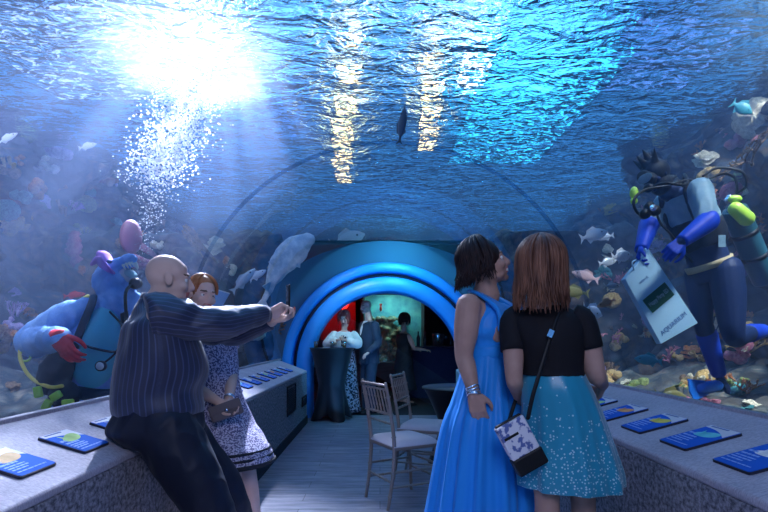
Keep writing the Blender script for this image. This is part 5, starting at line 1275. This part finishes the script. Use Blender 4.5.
def diver_left():
    Y = 4.30; root = empty('person', P(90,420,Y), 0, 'diver in fluffy blue animal suit with eared hood and red glove', 'person')
    H = Head(P(118,283,Y), (.80,-.25,.45), (-.45,0,.9), 1.28)
    hip = P(84,398,Y); waist = P(92,370,Y); chest = P(98,338,Y); sh = P(104,314,Y)
    ax = (sh-hip).normalized(); tl = tuple(ax); fw = V(.55,-.82,0).normalized(); sd = V(-.83,-.55,0).normalized(); yaw = atan2(sd.y,sd.x)
    shR = sh+sd*.23; shL = sh-sd*.21
    elR = P(33,342,Y-.15); wrR = P(60,338,Y-.45); elL = P(142,345,Y+.05); wrL = P(140,372,Y-.25)
    kR = P(45,440,Y-.15); aR = P(30,500,Y); tR = aR+V(-.1,-.1,-.15); kL = P(100,450,Y); aL = P(90,500,Y+.1); tL = aL+V(.1,-.1,-.15)
    for q in (aR,tR,aL,tL): q.z = max(q.z,.42)
    b = B(); H.add(b)
    torso(b, [(hip-ax*.08,.20,.17,yaw,tl),(hip,.22,.19,yaw,tl),(waist,.22,.20,yaw,tl),(chest,.23,.19,yaw,tl),(sh,.20,.14,yaw,tl),(sh+ax*.1,.10,.10,yaw,tl)])
    b.ell(shR,.10); b.ell(shL,.10); b.tube([sh,H.w((0,-.03,-.05))],[.11,.10],seg=14,spline=False)
    arm(b, shR, elR, wrR, (.105,.11,.10,.085,.055)); arm(b, shL, elL, wrL, (.10,.10,.085,.075,.05))
    leg(b, hip+sd*.10, kR, aR, tR, (.14,.13,.10,.09,.07)); leg(b, hip-sd*.11, kL, aL, tL, (.14,.13,.10,.09,.07))
    hand(b, wrR, V(.55,-.2,-.75), V(.3,.8,-.2), 1.3, side=1, curl=.7); hand(b, wrL, V(-.3,-.4,-.85), V(-.8,.2,0), 1.2, side=-1, curl=.6)
    o = body_build(b, root, None, .009, M_plush)
    s = B(); s.tube([sh+ax*.04, shR.lerp(sh,.3), shR.lerp(elR,.3), shR.lerp(elR,.65), elR, elR.lerp(wrR,.5), wrR], [.10,.115,.125,.125,.118,.10,.070], seg=30, step=7)
    cloth(s, 'plush_sleeve', M_plush, root, .022, 6, 2, remesh=.011, smooth=2)
    s = B(); s.tube([shL, shL.lerp(elL,.5), elL, elL.lerp(wrL,.6)], [.115,.115,.10,.08], seg=24, step=6); cloth(s, 'plush_sleeve', M_plush, root, .015, 7, 4, remesh=.011, smooth=2)
    # belly panel
    n_ = (fw - ax*fw.dot(ax)).normalized(); s_ = n_.cross(ax)
    bl = B(); bl.ell(waist.lerp(chest,.6)+n_*.075, (.185,.175,.40), rot=Matrix((s_,n_,ax)).transposed(), seg=28, rings=18); bl.build('belly_panel', M_belly, root)
    # hood : animal head, mouth open round the diver's mask
    h = B(); H.ell(h, (0,-.03,.03), (.115,.13,.125), 24, 16); H.ell(h, (0,.06,.085), (.075,.11,.05)); H.ell(h, (0,.15,.080), (.055,.06,.042)); H.ell(h, (0,-.04,-.09), (.115,.11,.13)); H.ell(h,(0,.03,-.16),(.08,.08,.06)); h.tube([H.w((0,-.02,-.1)),sh+ax*.05],[.115,.13],seg=20,spline=False)
    hood = h.build('animal_hood', M_plush, root, remesh=.010, smooth=3, disp=lambda c: .008*fbm(c,22,2))
    for q in (-1,1):
        c = [P(112,272,Y-.12),P(104,266,Y-.16),P(98,260,Y-.18),P(93,263,Y-.2)] if q > 0 else [P(116,268,Y+.12),P(108,260,Y+.16),P(103,254,Y+.18),P(99,256,Y+.2)]
        e = B(); e.tube(c, [.030,.055,.060,.030], seg=16, step=6, flat=.5); e.build('ear', M_purple, hood)
        e = B(); e.ell(H.w((q*.072,.075,.115)), (.028*1,.016,.016), rot=H.R); e.build('eye', pmat('plush_eye',(.02,.05,.16),.3), hood)
    for k in range(9):
        a = -1.1+k*.275; e = B(); p = H.w((.062*sin(a)*1.0,.105+.075*cos(a),.050)); e.tube([p, p-H.R.col[2]*.040], [.013,.002], seg=8, spline=False); e.build('tooth', M_teeth, hood)
    mk = B(); mk.loft([(H.w((0,.065,.000)),.078,.055,0,tuple(H.R.col[1])),(H.w((0,.118,.000)),.070,.046,0,tuple(H.R.col[1]))], seg=20, step=2, sq=.7); mk.build('mask_skirt', pmat('silicone_clear',(.45,.52,.62),.25), root)
    mk = B(); H.ell(mk, (0,.118,.0), (.058,.008,.034)); mk.build('mask_lens', MATS['mask_glass'], root)
    rg = B(); H.ell(rg, (0,.115,-.070), (.045,.04,.038)); rg.tube([H.w((.02,.11,-.07)),H.w((.10,.09,-.12)),P(126,318,Y-.2),P(124,350,Y-.3)],.013,seg=8); rg.build('regulator', M_black, root)
    # harness
    hb = B()
    def on(u, v, r=.20): return waist+ax*v+ (s_*sin(u)*.245+n_*cos(u)*(r+.045))
    for u in (-.85,.75):
        hb.tube([on(u*.95,-.12),on(u,.08),on(u,.26),sh+s_*sin(u)*.17+n_*.14+ax*.06, sh+s_*sin(u)*.16+ax*.13, sh+s_*sin(u)*.16-n_*.12+ax*.05], [.028,.032,.034,.034,.030,.028], seg=8, step=6, flat=.4)
    hb.tube([on(-.85,.22),on(-.3,.21,.215),on(.3,.22,.215),on(.75,.24)], .016, seg=8, flat=.6)
    hb.build('harness', M_neo, root)
    wb = B(); wb.loft([(hip+ax*.03,.245,.215,yaw,tl),(hip+ax*.13,.25,.225,yaw,tl)], seg=36, step=3); wb.build('buoyancy_belt', M_neo, root, disp=lambda c: .012*fbm(c,9,2))
    pk = B(); pk.ell(P(56,372,Y-.25),(.13,.10,.20), rot=Matrix.Rotation(.5,3,'Y')); pk.ell(P(64,395,Y-.28),(.12,.09,.12)); pk.build('vest_pocket', M_neo, root, remesh=.012, smooth=2, disp=lambda c: .012*fbm(c,9,2))
    for px,py,r in ((38,392,-.2),(47,405,.5),(56,396,1.0),(68,403,1.5)):
        q = B(); q.box((-.028,-.02,-.042),(.028,.02,.042)); R_ = Matrix.Rotation(r,3,'Y'); c = P(px,py,Y-.42); q.v = [tuple(c+R_@Vector(p)) for p in q.v]; q.build('weight_block', M_lime, root, bevel=.01)
    g = B(); hand(g, wrR, V(.55,-.2,-.75), V(.3,.8,-.2), 1.65, side=1, curl=.6, spread=.05); g.tube([wrR-(wrR-elR).normalized()*.05, wrR, wrR+V(.03,-.01,-.05)],[.074,.075,.066],seg=18,spline=False); g.build('glove', M_redg, root, remesh=.007, smooth=2)
    g = B(); hand(g, wrL, V(-.3,-.4,-.85), V(-.8,.2,0), 1.3, side=-1, curl=.6); g.build('glove', M_redg, root, remesh=.007, smooth=2)
    def hose(pts, r, m, nm='hose'): q = B(); q.tube(pts, r, seg=8, step=8); q.build(nm, m, root)
    hose([P(88,296,Y+.1),P(60,312,Y-.05),P(28,330,Y-.2),P(20,352,Y-.25),P(24,368,Y-.28),P(34,380,Y-.3),P(50,387,Y-.35),P(62,386,Y-.38)], .015, M_yhose)
    q = B(); c = P(25,356,Y-.25); q.tube([c+V(.045*cos(a),.0,.04*sin(a)) for a in [2*pi*k/14 for k in range(15)]], .010, seg=6); q.build('hose_clip', M_lime, root)
    hose([P(110,312,Y-.2),P(124,330,Y-.33),P(116,352,Y-.38),P(101,365,Y-.38)], .008, M_black)
    q = B(); c = P(101,366,Y-.40); q.tube([c+V(0,.015,0),c-V(0,.015,0)], .040, seg=20, spline=False, cap='flat'); q.build('gauge', M_black, root)
    q = B(); q.tube([c-V(0,.014,0),c-V(0,.019,0)], .030, seg=20, spline=False, cap='flat'); q.build('gauge_face', M_swhite, root)
    q = B(); q.tube([P(88,304,Y-.1),P(84,320,Y-.15),P(80,335,Y-.18)], [.02,.024,.02], seg=10); q.build('inflator', M_steel, root)
    a0 = sh-n_*.24+ax*.05; a1 = waist-n_*.32-ax*.15; d = (a1-a0).normalized()
    q = B(); q.tube([a0,a0+d*.03,a0+d*.1,a1-d*.05,a1],[.03,.08,.10,.10,.06], seg=22, step=4, cap='flat'); q.build('air_cylinder', M_steel, root)
    q = B(); q.tube([a0-d*.10,a0+d*.01],[.03,.03],seg=12,spline=False); q.ell(a0-d*.07,(.06,.04,.04)); q.build('valve', M_steel, root)
diver_left()

# ================================================================ CORALS, FISH, BUBBLES
rc = random.Random(5)
CM = {}
def cmat(name, c, c2, sc=12): return pmat('coral_'+name, c, .8, scale=sc, col2=c2, bump=.7, bscale=45)
C_OCHRE = cmat('ochre', (.50,.30,.10), (.75,.52,.22)); C_PINK = cmat('pink', (.50,.12,.22), (.70,.30,.36)); C_TEAL = cmat('teal', (.04,.20,.22), (.12,.36,.36)); C_CREAM = cmat('cream', (.60,.52,.40), (.85,.78,.62))
C_RUST = cmat('rust', (.45,.13,.05), (.66,.28,.10)); C_LILAC = cmat('lilac', (.30,.20,.42), (.50,.38,.60)); C_BROWN = cmat('brown', (.16,.09,.05), (.36,.22,.12)); C_OLIVE = cmat('olive', (.14,.20,.06), (.35,.40,.14))
def coral_brain(s):
    b = B(); b.ell((0,0,.35), (.5,.45,.38), seg=36, rings=24)
    return b, lambda c: .035*sin(18*(c.x+.3*sin(7*c.y))+9*noise.noise(c*4))
def coral_plate(s):
    b = B(); rs = random.Random(s)
    for k in range(3):
        z = .12+.17*k; r = .55-.11*k; cx_, cy_ = rs.uniform(-.12,.12), rs.uniform(-.12,.12); n = 30; vs = []
        for zz, sc in ((z-.10,.10),(z-.02,.75),(z+.02,1.0),(z+.035,.98),(z+.01,.7),(z+.0,.05)):
            for j in range(n):
                a = 2*pi*j/n; q = r*sc*(1+.13*sin(3*a+k)+.07*sin(7*a+s)); vs.append((cx_+q*cos(a), cy_+q*sin(a), zz+.03*sin(5*a)*sc))
        b.skin(vs, 6, n)
    b.tube([(0,0,0),(0,0,.42)],[.14,.08],seg=10,spline=False); return b, None
def coral_branch(s):
    b = B(); rs = random.Random(s)
    def grow(p, d, r, l, k):
        q = p+d*l; b.tube([p, p.lerp(q,.5)+V(rs.uniform(-.02,.02),rs.uniform(-.02,.02),0), q], [r,r*.9,r*.72], seg=6, step=2)
        if k:
            for _ in range(2 if k > 1 else 3): grow(q, (d+V(rs.uniform(-.7,.7),rs.uniform(-.7,.7),rs.uniform(-.1,.4))).normalized(), r*.72, l*.76, k-1)
    for _ in range(4): grow(V(0,0,0), V(rs.uniform(-.8,.8),rs.uniform(-.8,.8),1).normalized(), .05, .28, 3)
    return b, None
def coral_tube(s):
    b = B(); rs = random.Random(s)
    for _ in range(6):
        x, y = rs.uniform(-.25,.25), rs.uniform(-.25,.25); h = rs.uniform(.35,.8); r = rs.uniform(.06,.11); n = 14; vs = []
        for z, q in ((0,r*.6),(h*.5,r),(h,r*1.15),(h+.02,r*1.05),(h,r*.8),(h*.6,r*.7)):
            for j in range(n): a = 2*pi*j/n; vs.append((x+z*x*.8+q*cos(a), y+z*y*.8+q*sin(a), z))
        b.skin(vs, 6, n)
    return b, None
def coral_fan(s):
    b = B(); rs = random.Random(s)
    def grow(p, a, r, l, k):
        q = p+V(sin(a),rs.uniform(-.08,.08),cos(a))*l; b.tube([p,q],[r,r*.8],seg=5,spline=False,cap='flat')
        if k:
            for da in (-.38,.38): grow(q, a+da+rs.uniform(-.12,.12), r*.78, l*.82, k-1)
    grow(V(0,0,0), 0, .03, .22, 6); return b, None
def coral_lump(s):
    b = B(); rs = random.Random(s)
    for _ in range(9): r = rs.uniform(.12,.3); b.ell((rs.uniform(-.35,.35),rs.uniform(-.3,.3),rs.uniform(.05,.35)), (r,r*.9,r*.8), seg=18, rings=12)
    return b, lambda c: .05*fbm(c,6,3)
KINDS = [('brain_coral',coral_brain,'coral'),('plate_coral',coral_plate,'coral'),('branching_coral',coral_branch,'coral'),('tube_sponge',coral_tube,'sponge'),('sea_fan',coral_fan,'coral'),('encrusted_rock',coral_lump,'rock')]
PROTO = {}
def coral(kind, mat, loc, size, out, label, seed=0, group=None, squash=1):
    nm, fn, cat = KINDS[kind]; key = (kind, mat.name, seed % 3)
    if key not in PROTO:
        b, dsp = fn(seed % 3 + kind*7); me_o = b.build(nm, mat, None, disp=dsp); PROTO[key] = me_o.data; o = me_o
    else:
        o = bpy.data.objects.new(nm, PROTO[key]); COL.objects.link(o)
    o.location = loc; o.scale = (size,size,size*squash)
    o.rotation_euler = Vector(out).to_track_quat('Z','Y').to_euler(); o.rotation_euler.rotate_axis('Z', rc.uniform(0,6))
    return tag(o, label, cat, group)
def ray_to(px, py, names):
    """where the view through (px,py) meets one of the named surfaces"""
    dg = bpy.context.evaluated_depsgraph_get(); best = None
    o0 = V(0,0,HC); d = (P(px,py,1)-o0).normalized()
    for nm in names:
        o = bpy.data.objects[nm]; mi = o.matrix_world.inverted()
        ok, loc, nrm, _ = o.ray_cast(o0, d)
        if ok and (best is None or (loc-o0).length < best[0]): best = ((loc-o0).length, loc, nrm)
    return best
REEFS = ['reef_bank','reef_bank.001','reef_wall','reef_wall.001','reef_wall.002','tank_floor','tank_floor.001']
bpy.context.view_layer.update()
MN = {C_OCHRE:'ochre',C_PINK:'pink',C_TEAL:'teal',C_CREAM:'cream',C_RUST:'rust orange',C_LILAC:'lilac',C_BROWN:'brown',C_OLIVE:'olive'}
def put(px, py, kind, mat, size, where, seed=0, squash=1, label=None, group=None):
    h = ray_to(px, py, REEFS)
    if not h: return
    n_ = h[2] if h[2].dot(V(0,0,HC)-h[1]) > 0 else -h[2]
    n_ = (n_+V(0,0,.5)).normalized()
    nm = KINDS[kind][0].replace('_',' ')
    coral(kind, mat, h[1]-n_*.06, size, n_, label or '%s %s %s' % (MN[mat], nm, where), seed, group, squash)
# landmark pieces, each at its own spot
put(12,222,1,C_OCHRE,.42,'sticking out of left rock wall above the animal-suit diver',0)
put(18,332,5,C_RUST,.30,'on the left rock wall beside the yellow hose',1)
put(72,248,5,C_PINK,.55,'on left rock wall behind the eared hood',2,.5)
put(90,192,0,C_TEAL,.22,'small and round, high on the left rock wall',1)
put(62,212,3,C_BROWN,.3,'in the middle of the left rock wall',2)
put(218,262,4,C_BROWN,.9,'large, on the rocks above the woman in patterned dress',1)
put(152,262,3,C_PINK,.5,'behind the head of the bald man',1)
put(60,152,5,C_LILAC,.4,'near the top of the left rock wall',2)
put(757,120,0,C_CREAM,.5,'large pale, high on the right rock wall',1)
put(700,110,5,C_LILAC,.5,'on the right rock wall above the diver hood',1)
put(742,95,1,C_CREAM,.5,'near the top of the right rock wall',2)
put(752,165,4,C_BROWN,.7,'dark, behind the air cylinder of the right diver',2)
put(762,222,2,C_RUST,.22,'beside the cylinder at the right edge',1)
put(745,345,2,C_CREAM,.30,'pale, on the seabed under the right diver',2)
put(648,400,0,C_PINK,.16,'on the seabed left of the blue fin',0)
put(690,385,5,C_OCHRE,.25,'on the seabed behind the blue fin',0)
put(625,385,1,C_CREAM,.22,'on the rubble at the ledge right of the black tee',1)
put(737,390,5,C_TEAL,.3,'on the seabed at the lower right',1)
G = {0:'small corals on the left rock wall',1:'small corals on the right rock wall'}
mats = [C_OCHRE,C_PINK,C_TEAL,C_CREAM,C_RUST,C_LILAC,C_BROWN,C_OLIVE]
for i in range(74):
    px = rc.uniform(0,290); py = 110+rc.random()*290 + px*.25
    if py > 400: continue
    k = rc.choice([0,1,2,3,5,5,5,2]); m = rc.choice([C_OCHRE,C_TEAL,C_BROWN,C_BROWN,C_LILAC,C_OLIVE,C_CREAM,C_RUST])
    put(px, py, k, m, rc.uniform(.12,.36), '', rc.randrange(3), label='small %s %s, one of many dotting the left rock wall' % (MN[m], KINDS[k][0].replace('_',' ')), group=G[0])
for i in range(150):
    px = rc.uniform(585,768); py = rc.uniform(60,412)
    k = rc.choice([0,1,2,3,5,5,2,4]); m = rc.choice(mats+[C_CREAM,C_OCHRE])
    put(px, py, k, m, rc.uniform(.12,.36), '', rc.randrange(3), label='small %s %s, one of many crowding the right rock wall' % (MN[m], KINDS[k][0].replace('_',' ')), group=G[1])
# ---- fish
def fish(name, loc, d, L, H_, mat, finmat, label, group=None, W_=.3):
    t = empty(name, loc, 0, label, 'fish', group); R = basis(d, (0,0,1)); loc = Vector(loc)
    W = lambda x,y,z: loc+R@V(x,y,z)
    b = B(); b.tube([W(0,.5*L,0),W(0,.38*L,0),W(0,.15*L,0),W(0,-.12*L,0),W(0,-.36*L,0),W(0,-.44*L,0)],[H_*.12,H_*.32,H_*.5,H_*.45,H_*.17,H_*.12],seg=16,step=5,flat=1,hint=R@V(0,0,1))
    c0 = [loc+R@V((R.transposed()@(Vector(v)-loc)).x*W_, (R.transposed()@(Vector(v)-loc)).y, (R.transposed()@(Vector(v)-loc)).z) for v in b.v]; b.v = [tuple(v) for v in c0]
    b.build('body', mat, t)
    def fin(nm, pts): q = B(); th = .004*L/.3; q.prism([W(-th/2,y*L,z*H_) for y,z in pts], th, normal=R@V(1,0,0)); q.build(nm, finmat, t)
    fin('tail', [(-.42,.1),(-.60,.5),(-.54,0),(-.60,-.5),(-.42,-.1)]); fin('dorsal_fin', [(.2,.42),(.02,.78),(-.25,.55),(-.3,.25)]); fin('anal_fin', [(-.05,-.42),(-.22,-.68),(-.32,-.25)])
    q = B(); q.ell(W(H_*W_*.40,.33*L,.08*H_), .03*L, seg=8, rings=6); q.ell(W(-H_*W_*.40,.33*L,.08*H_), .03*L, seg=8, rings=6); q.build('eye', M_iris, t)
F_y = pmat('fish_yellow',(.45,.40,.15),.4); F_s = pmat('fish_silver',(.55,.62,.70),.25,metal=.3); F_o = pmat('fish_orange',(.55,.30,.18),.4); F_d = pmat('fish_dark',(.01,.02,.05),.5); F_w = pmat('fish_white',(.80,.84,.90),.35); F_p = pmat('fish_pink',(.72,.50,.55),.4); F_t = pmat('fish_teal',(.05,.35,.45),.4)
fl = [(594,235,4.9,V(.8,-.3,.2),.22,.11,F_w,'white fish with dark back swimming left of the hooded diver'),
 (604,237,5.2,V(-.7,.3,-.1),.16,.07,F_s,'small silver fish close behind the white one'),
 (573,292,5.0,V(-.9,.2,.1),.26,.10,F_y,'yellowish fish beside the shoulder of the black tee'),
 (608,262,5.5,V(.9,.2,.2),.20,.08,F_s,'silver fish below the pair in the middle right'),
 (622,256,5.1,V(.9,0,.1),.18,.11,F_w,'pale round fish left of the white bag'),
 (592,312,4.8,V(.4,-.6,-.3),.20,.12,F_w,'pale disc fish low beside the black tee sleeve'),
 (606,303,5.2,V(-.8,0,-.3),.18,.07,F_o,'orange fish under the disc fish'),
 (612,286,5.0,V(.8,.1,.0),.15,.06,F_s,'tiny silver fish above the orange one'),
 (585,276,5.4,V(-.9,.1,.3),.26,.10,F_p,'pinkish fish left of the disc fish'),
 (348,240,9.0,V(.9,-.3,.25),.60,.28,F_p,'pinkish fish above the blue portal'),
 (75,295,4.6,V(.9,0,.1),.18,.05,pmat('fish_crimson',(.6,.06,.08),.4),'slim red fish left of the eared hood'),
 (244,280,6.0,V(.7,0,.7),.35,.10,F_s,'long silver fish above the raised arm'),
 (258,275,6.4,V(.8,0,.5),.22,.08,F_w,'pale fish near the phone'),
 (372,243,9.3,V(1,0,0),.30,.05,F_d,'thin dark fish just above the portal, left of its twin'),
 (392,244,9.3,V(1,0,0),.30,.05,F_d,'thin dark fish just above the portal, right of its twin'),
 (88,146,5.5,V(.8,0,.2),.18,.06,F_w,'tiny white fish high on the left'),
 (8,138,5.0,V(.8,0,.4),.20,.06,F_w,'white fish at the left edge of the tank'),
 (648,360,5.0,V(-.8,.3,.1),.22,.10,F_t,'teal fish over the seabed under the bag'),
 (742,108,4.4,V(.6,-.2,-.5),.16,.10,F_t,'blue-green fish before the pale coral'),
 (672,398,3.9,V(.9,.1,-.1),.25,.12,F_y,'yellow-marked fish on the seabed behind the ledge'),
 (402,125,5.6,V(.15,-.3,.95),.34,.17,F_d,'dark fish silhouette high in the middle of the water')]
for i,(px,py,Y,d,L,h_,m,lab) in enumerate(fl):
    fish('tropical_fish', P(px,py,Y), d, L, h_, m, m, lab)
# long pale ray-like fish gliding left of the portal
def guitarfish():
    pts = [(308,240,7.1),(296,249,7.1),(283,262,7.1),(274,277,7.1),(269,290,7.1),(262,304,7.1)]
    t = empty('guitarfish', P(*pts[2]), 0, 'long pale guitarfish gliding above the phone, left of the portal', 'fish')
    p = [P(*q) for q in pts]; b = B()
    b.tube(p, [.10,.20,.18,.11,.06,.025], seg=20, step=8, flat=.35, hint=V(.5,-.8,.5)); b.build('body', pmat('ray_skin',(.50,.62,.72),.5,scale=14,col2=(.80,.86,.92),bump=.3,bscale=30), t, disp=lambda c: .02*fbm(c,7,2))
    m = MATS['ray_skin']
    def f(nm, a, c_, e): q = B(); q.prism([P(*a),P(*c_),P(*e)], .012); q.build(nm, m, t)
    f('pectoral_fin', (286,252,7.05),(268,262,7.0),(280,270,7.05)); f('pectoral_fin', (302,252,7.1),(300,268,7.2),(288,264,7.1)); f('dorsal_fin', (272,280,7.1),(262,286,6.9),(268,292,7.1)); f('tail_fin', (264,296,7.1),(252,310,7.1),(268,306,7.1))
guitarfish()
# pink float and a second one
t = empty('float_buoy', P(131,254,4.9), 0, 'smooth pink oval float behind the eared hood', 'buoy')
b = B(); b.ell(P(131,237,4.9), (.10,.10,.165), seg=28, rings=20); b.build('body', pmat('buoy_pink',(.60,.26,.34),.35), t)
b = B(); b.tube([P(131,254,4.9),P(132,300,5.0)], .006, seg=6, spline=False); b.build('rope', M_black, t)
# sheet of paper like sign behind the smiling woman
c = P(220,297,5.6); t = empty('feeding_slate', c, 0, 'tilted pale blue slate behind the head of the smiling woman', 'slate')
q = B(); q.prism([P(207,286,5.6),P(230,293,5.6),P(220,310,5.6),P(198,303,5.6)], .01); q.build('sheet', pmat('slate_blue',(.25,.42,.70),.5), t)
q = B(); q.prism([P(207,286,5.56),P(230,293,5.56),P(229.4,294,5.56),P(206.4,287,5.56)], .012); q.build('edge', M_swhite, t)
# bubbles: a plume rising from the animal-suit diver to the surface
def bubbles():
    b = B(); rs = random.Random(2)
    ICO = []
    def bub(p, r): b.ell(p, (r,r,r*.8), seg=6, rings=4)
    for i in range(650):
        f = rs.random()**.75; Y = 4.5+.5*rs.random(); px = 142+22*f+rs.gauss(0,3+16*f); py = 262-125*f
        bub(P(px,py,Y), rs.uniform(.003,.009)*(.6+f))
    for i in range(3600):
        f = rs.random(); Y = 4.75+.5*rs.random()
        px = 155+rs.gauss(0,16)+f*40; py = 175-95*f+rs.gauss(0,11); p = P(px,py,Y)
        if p.z > ZS-.12: continue
        bub(p, rs.uniform(.004,.012))
    m, nt, out = newmat('bubble_white')
    df = N(nt,'ShaderNodeBsdfDiffuse'); df.inputs[0].default_value = (.9,.93,1,1); tl = N(nt,'ShaderNodeBsdfTranslucent'); tl.inputs[0].default_value = (.9,.94,1,1)
    tp = N(nt,'ShaderNodeBsdfTransparent'); mx = N(nt,'ShaderNodeMixShader'); mx.inputs[0].default_value = .6; nt.links.new(df.outputs[0], mx.inputs[1]); nt.links.new(tl.outputs[0], mx.inputs[2])
    m2 = N(nt,'ShaderNodeMixShader'); m2.inputs[0].default_value = .35; nt.links.new(mx.outputs[0], m2.inputs[1]); nt.links.new(tp.outputs[0], m2.inputs[2]); nt.links.new(m2.outputs[0], out.inputs[0])
    o = b.build('bubbles', m); tag(o, 'cloud of fine bubbles rising towards the bright light at upper left', 'bubbles', kind='stuff')
bubbles()
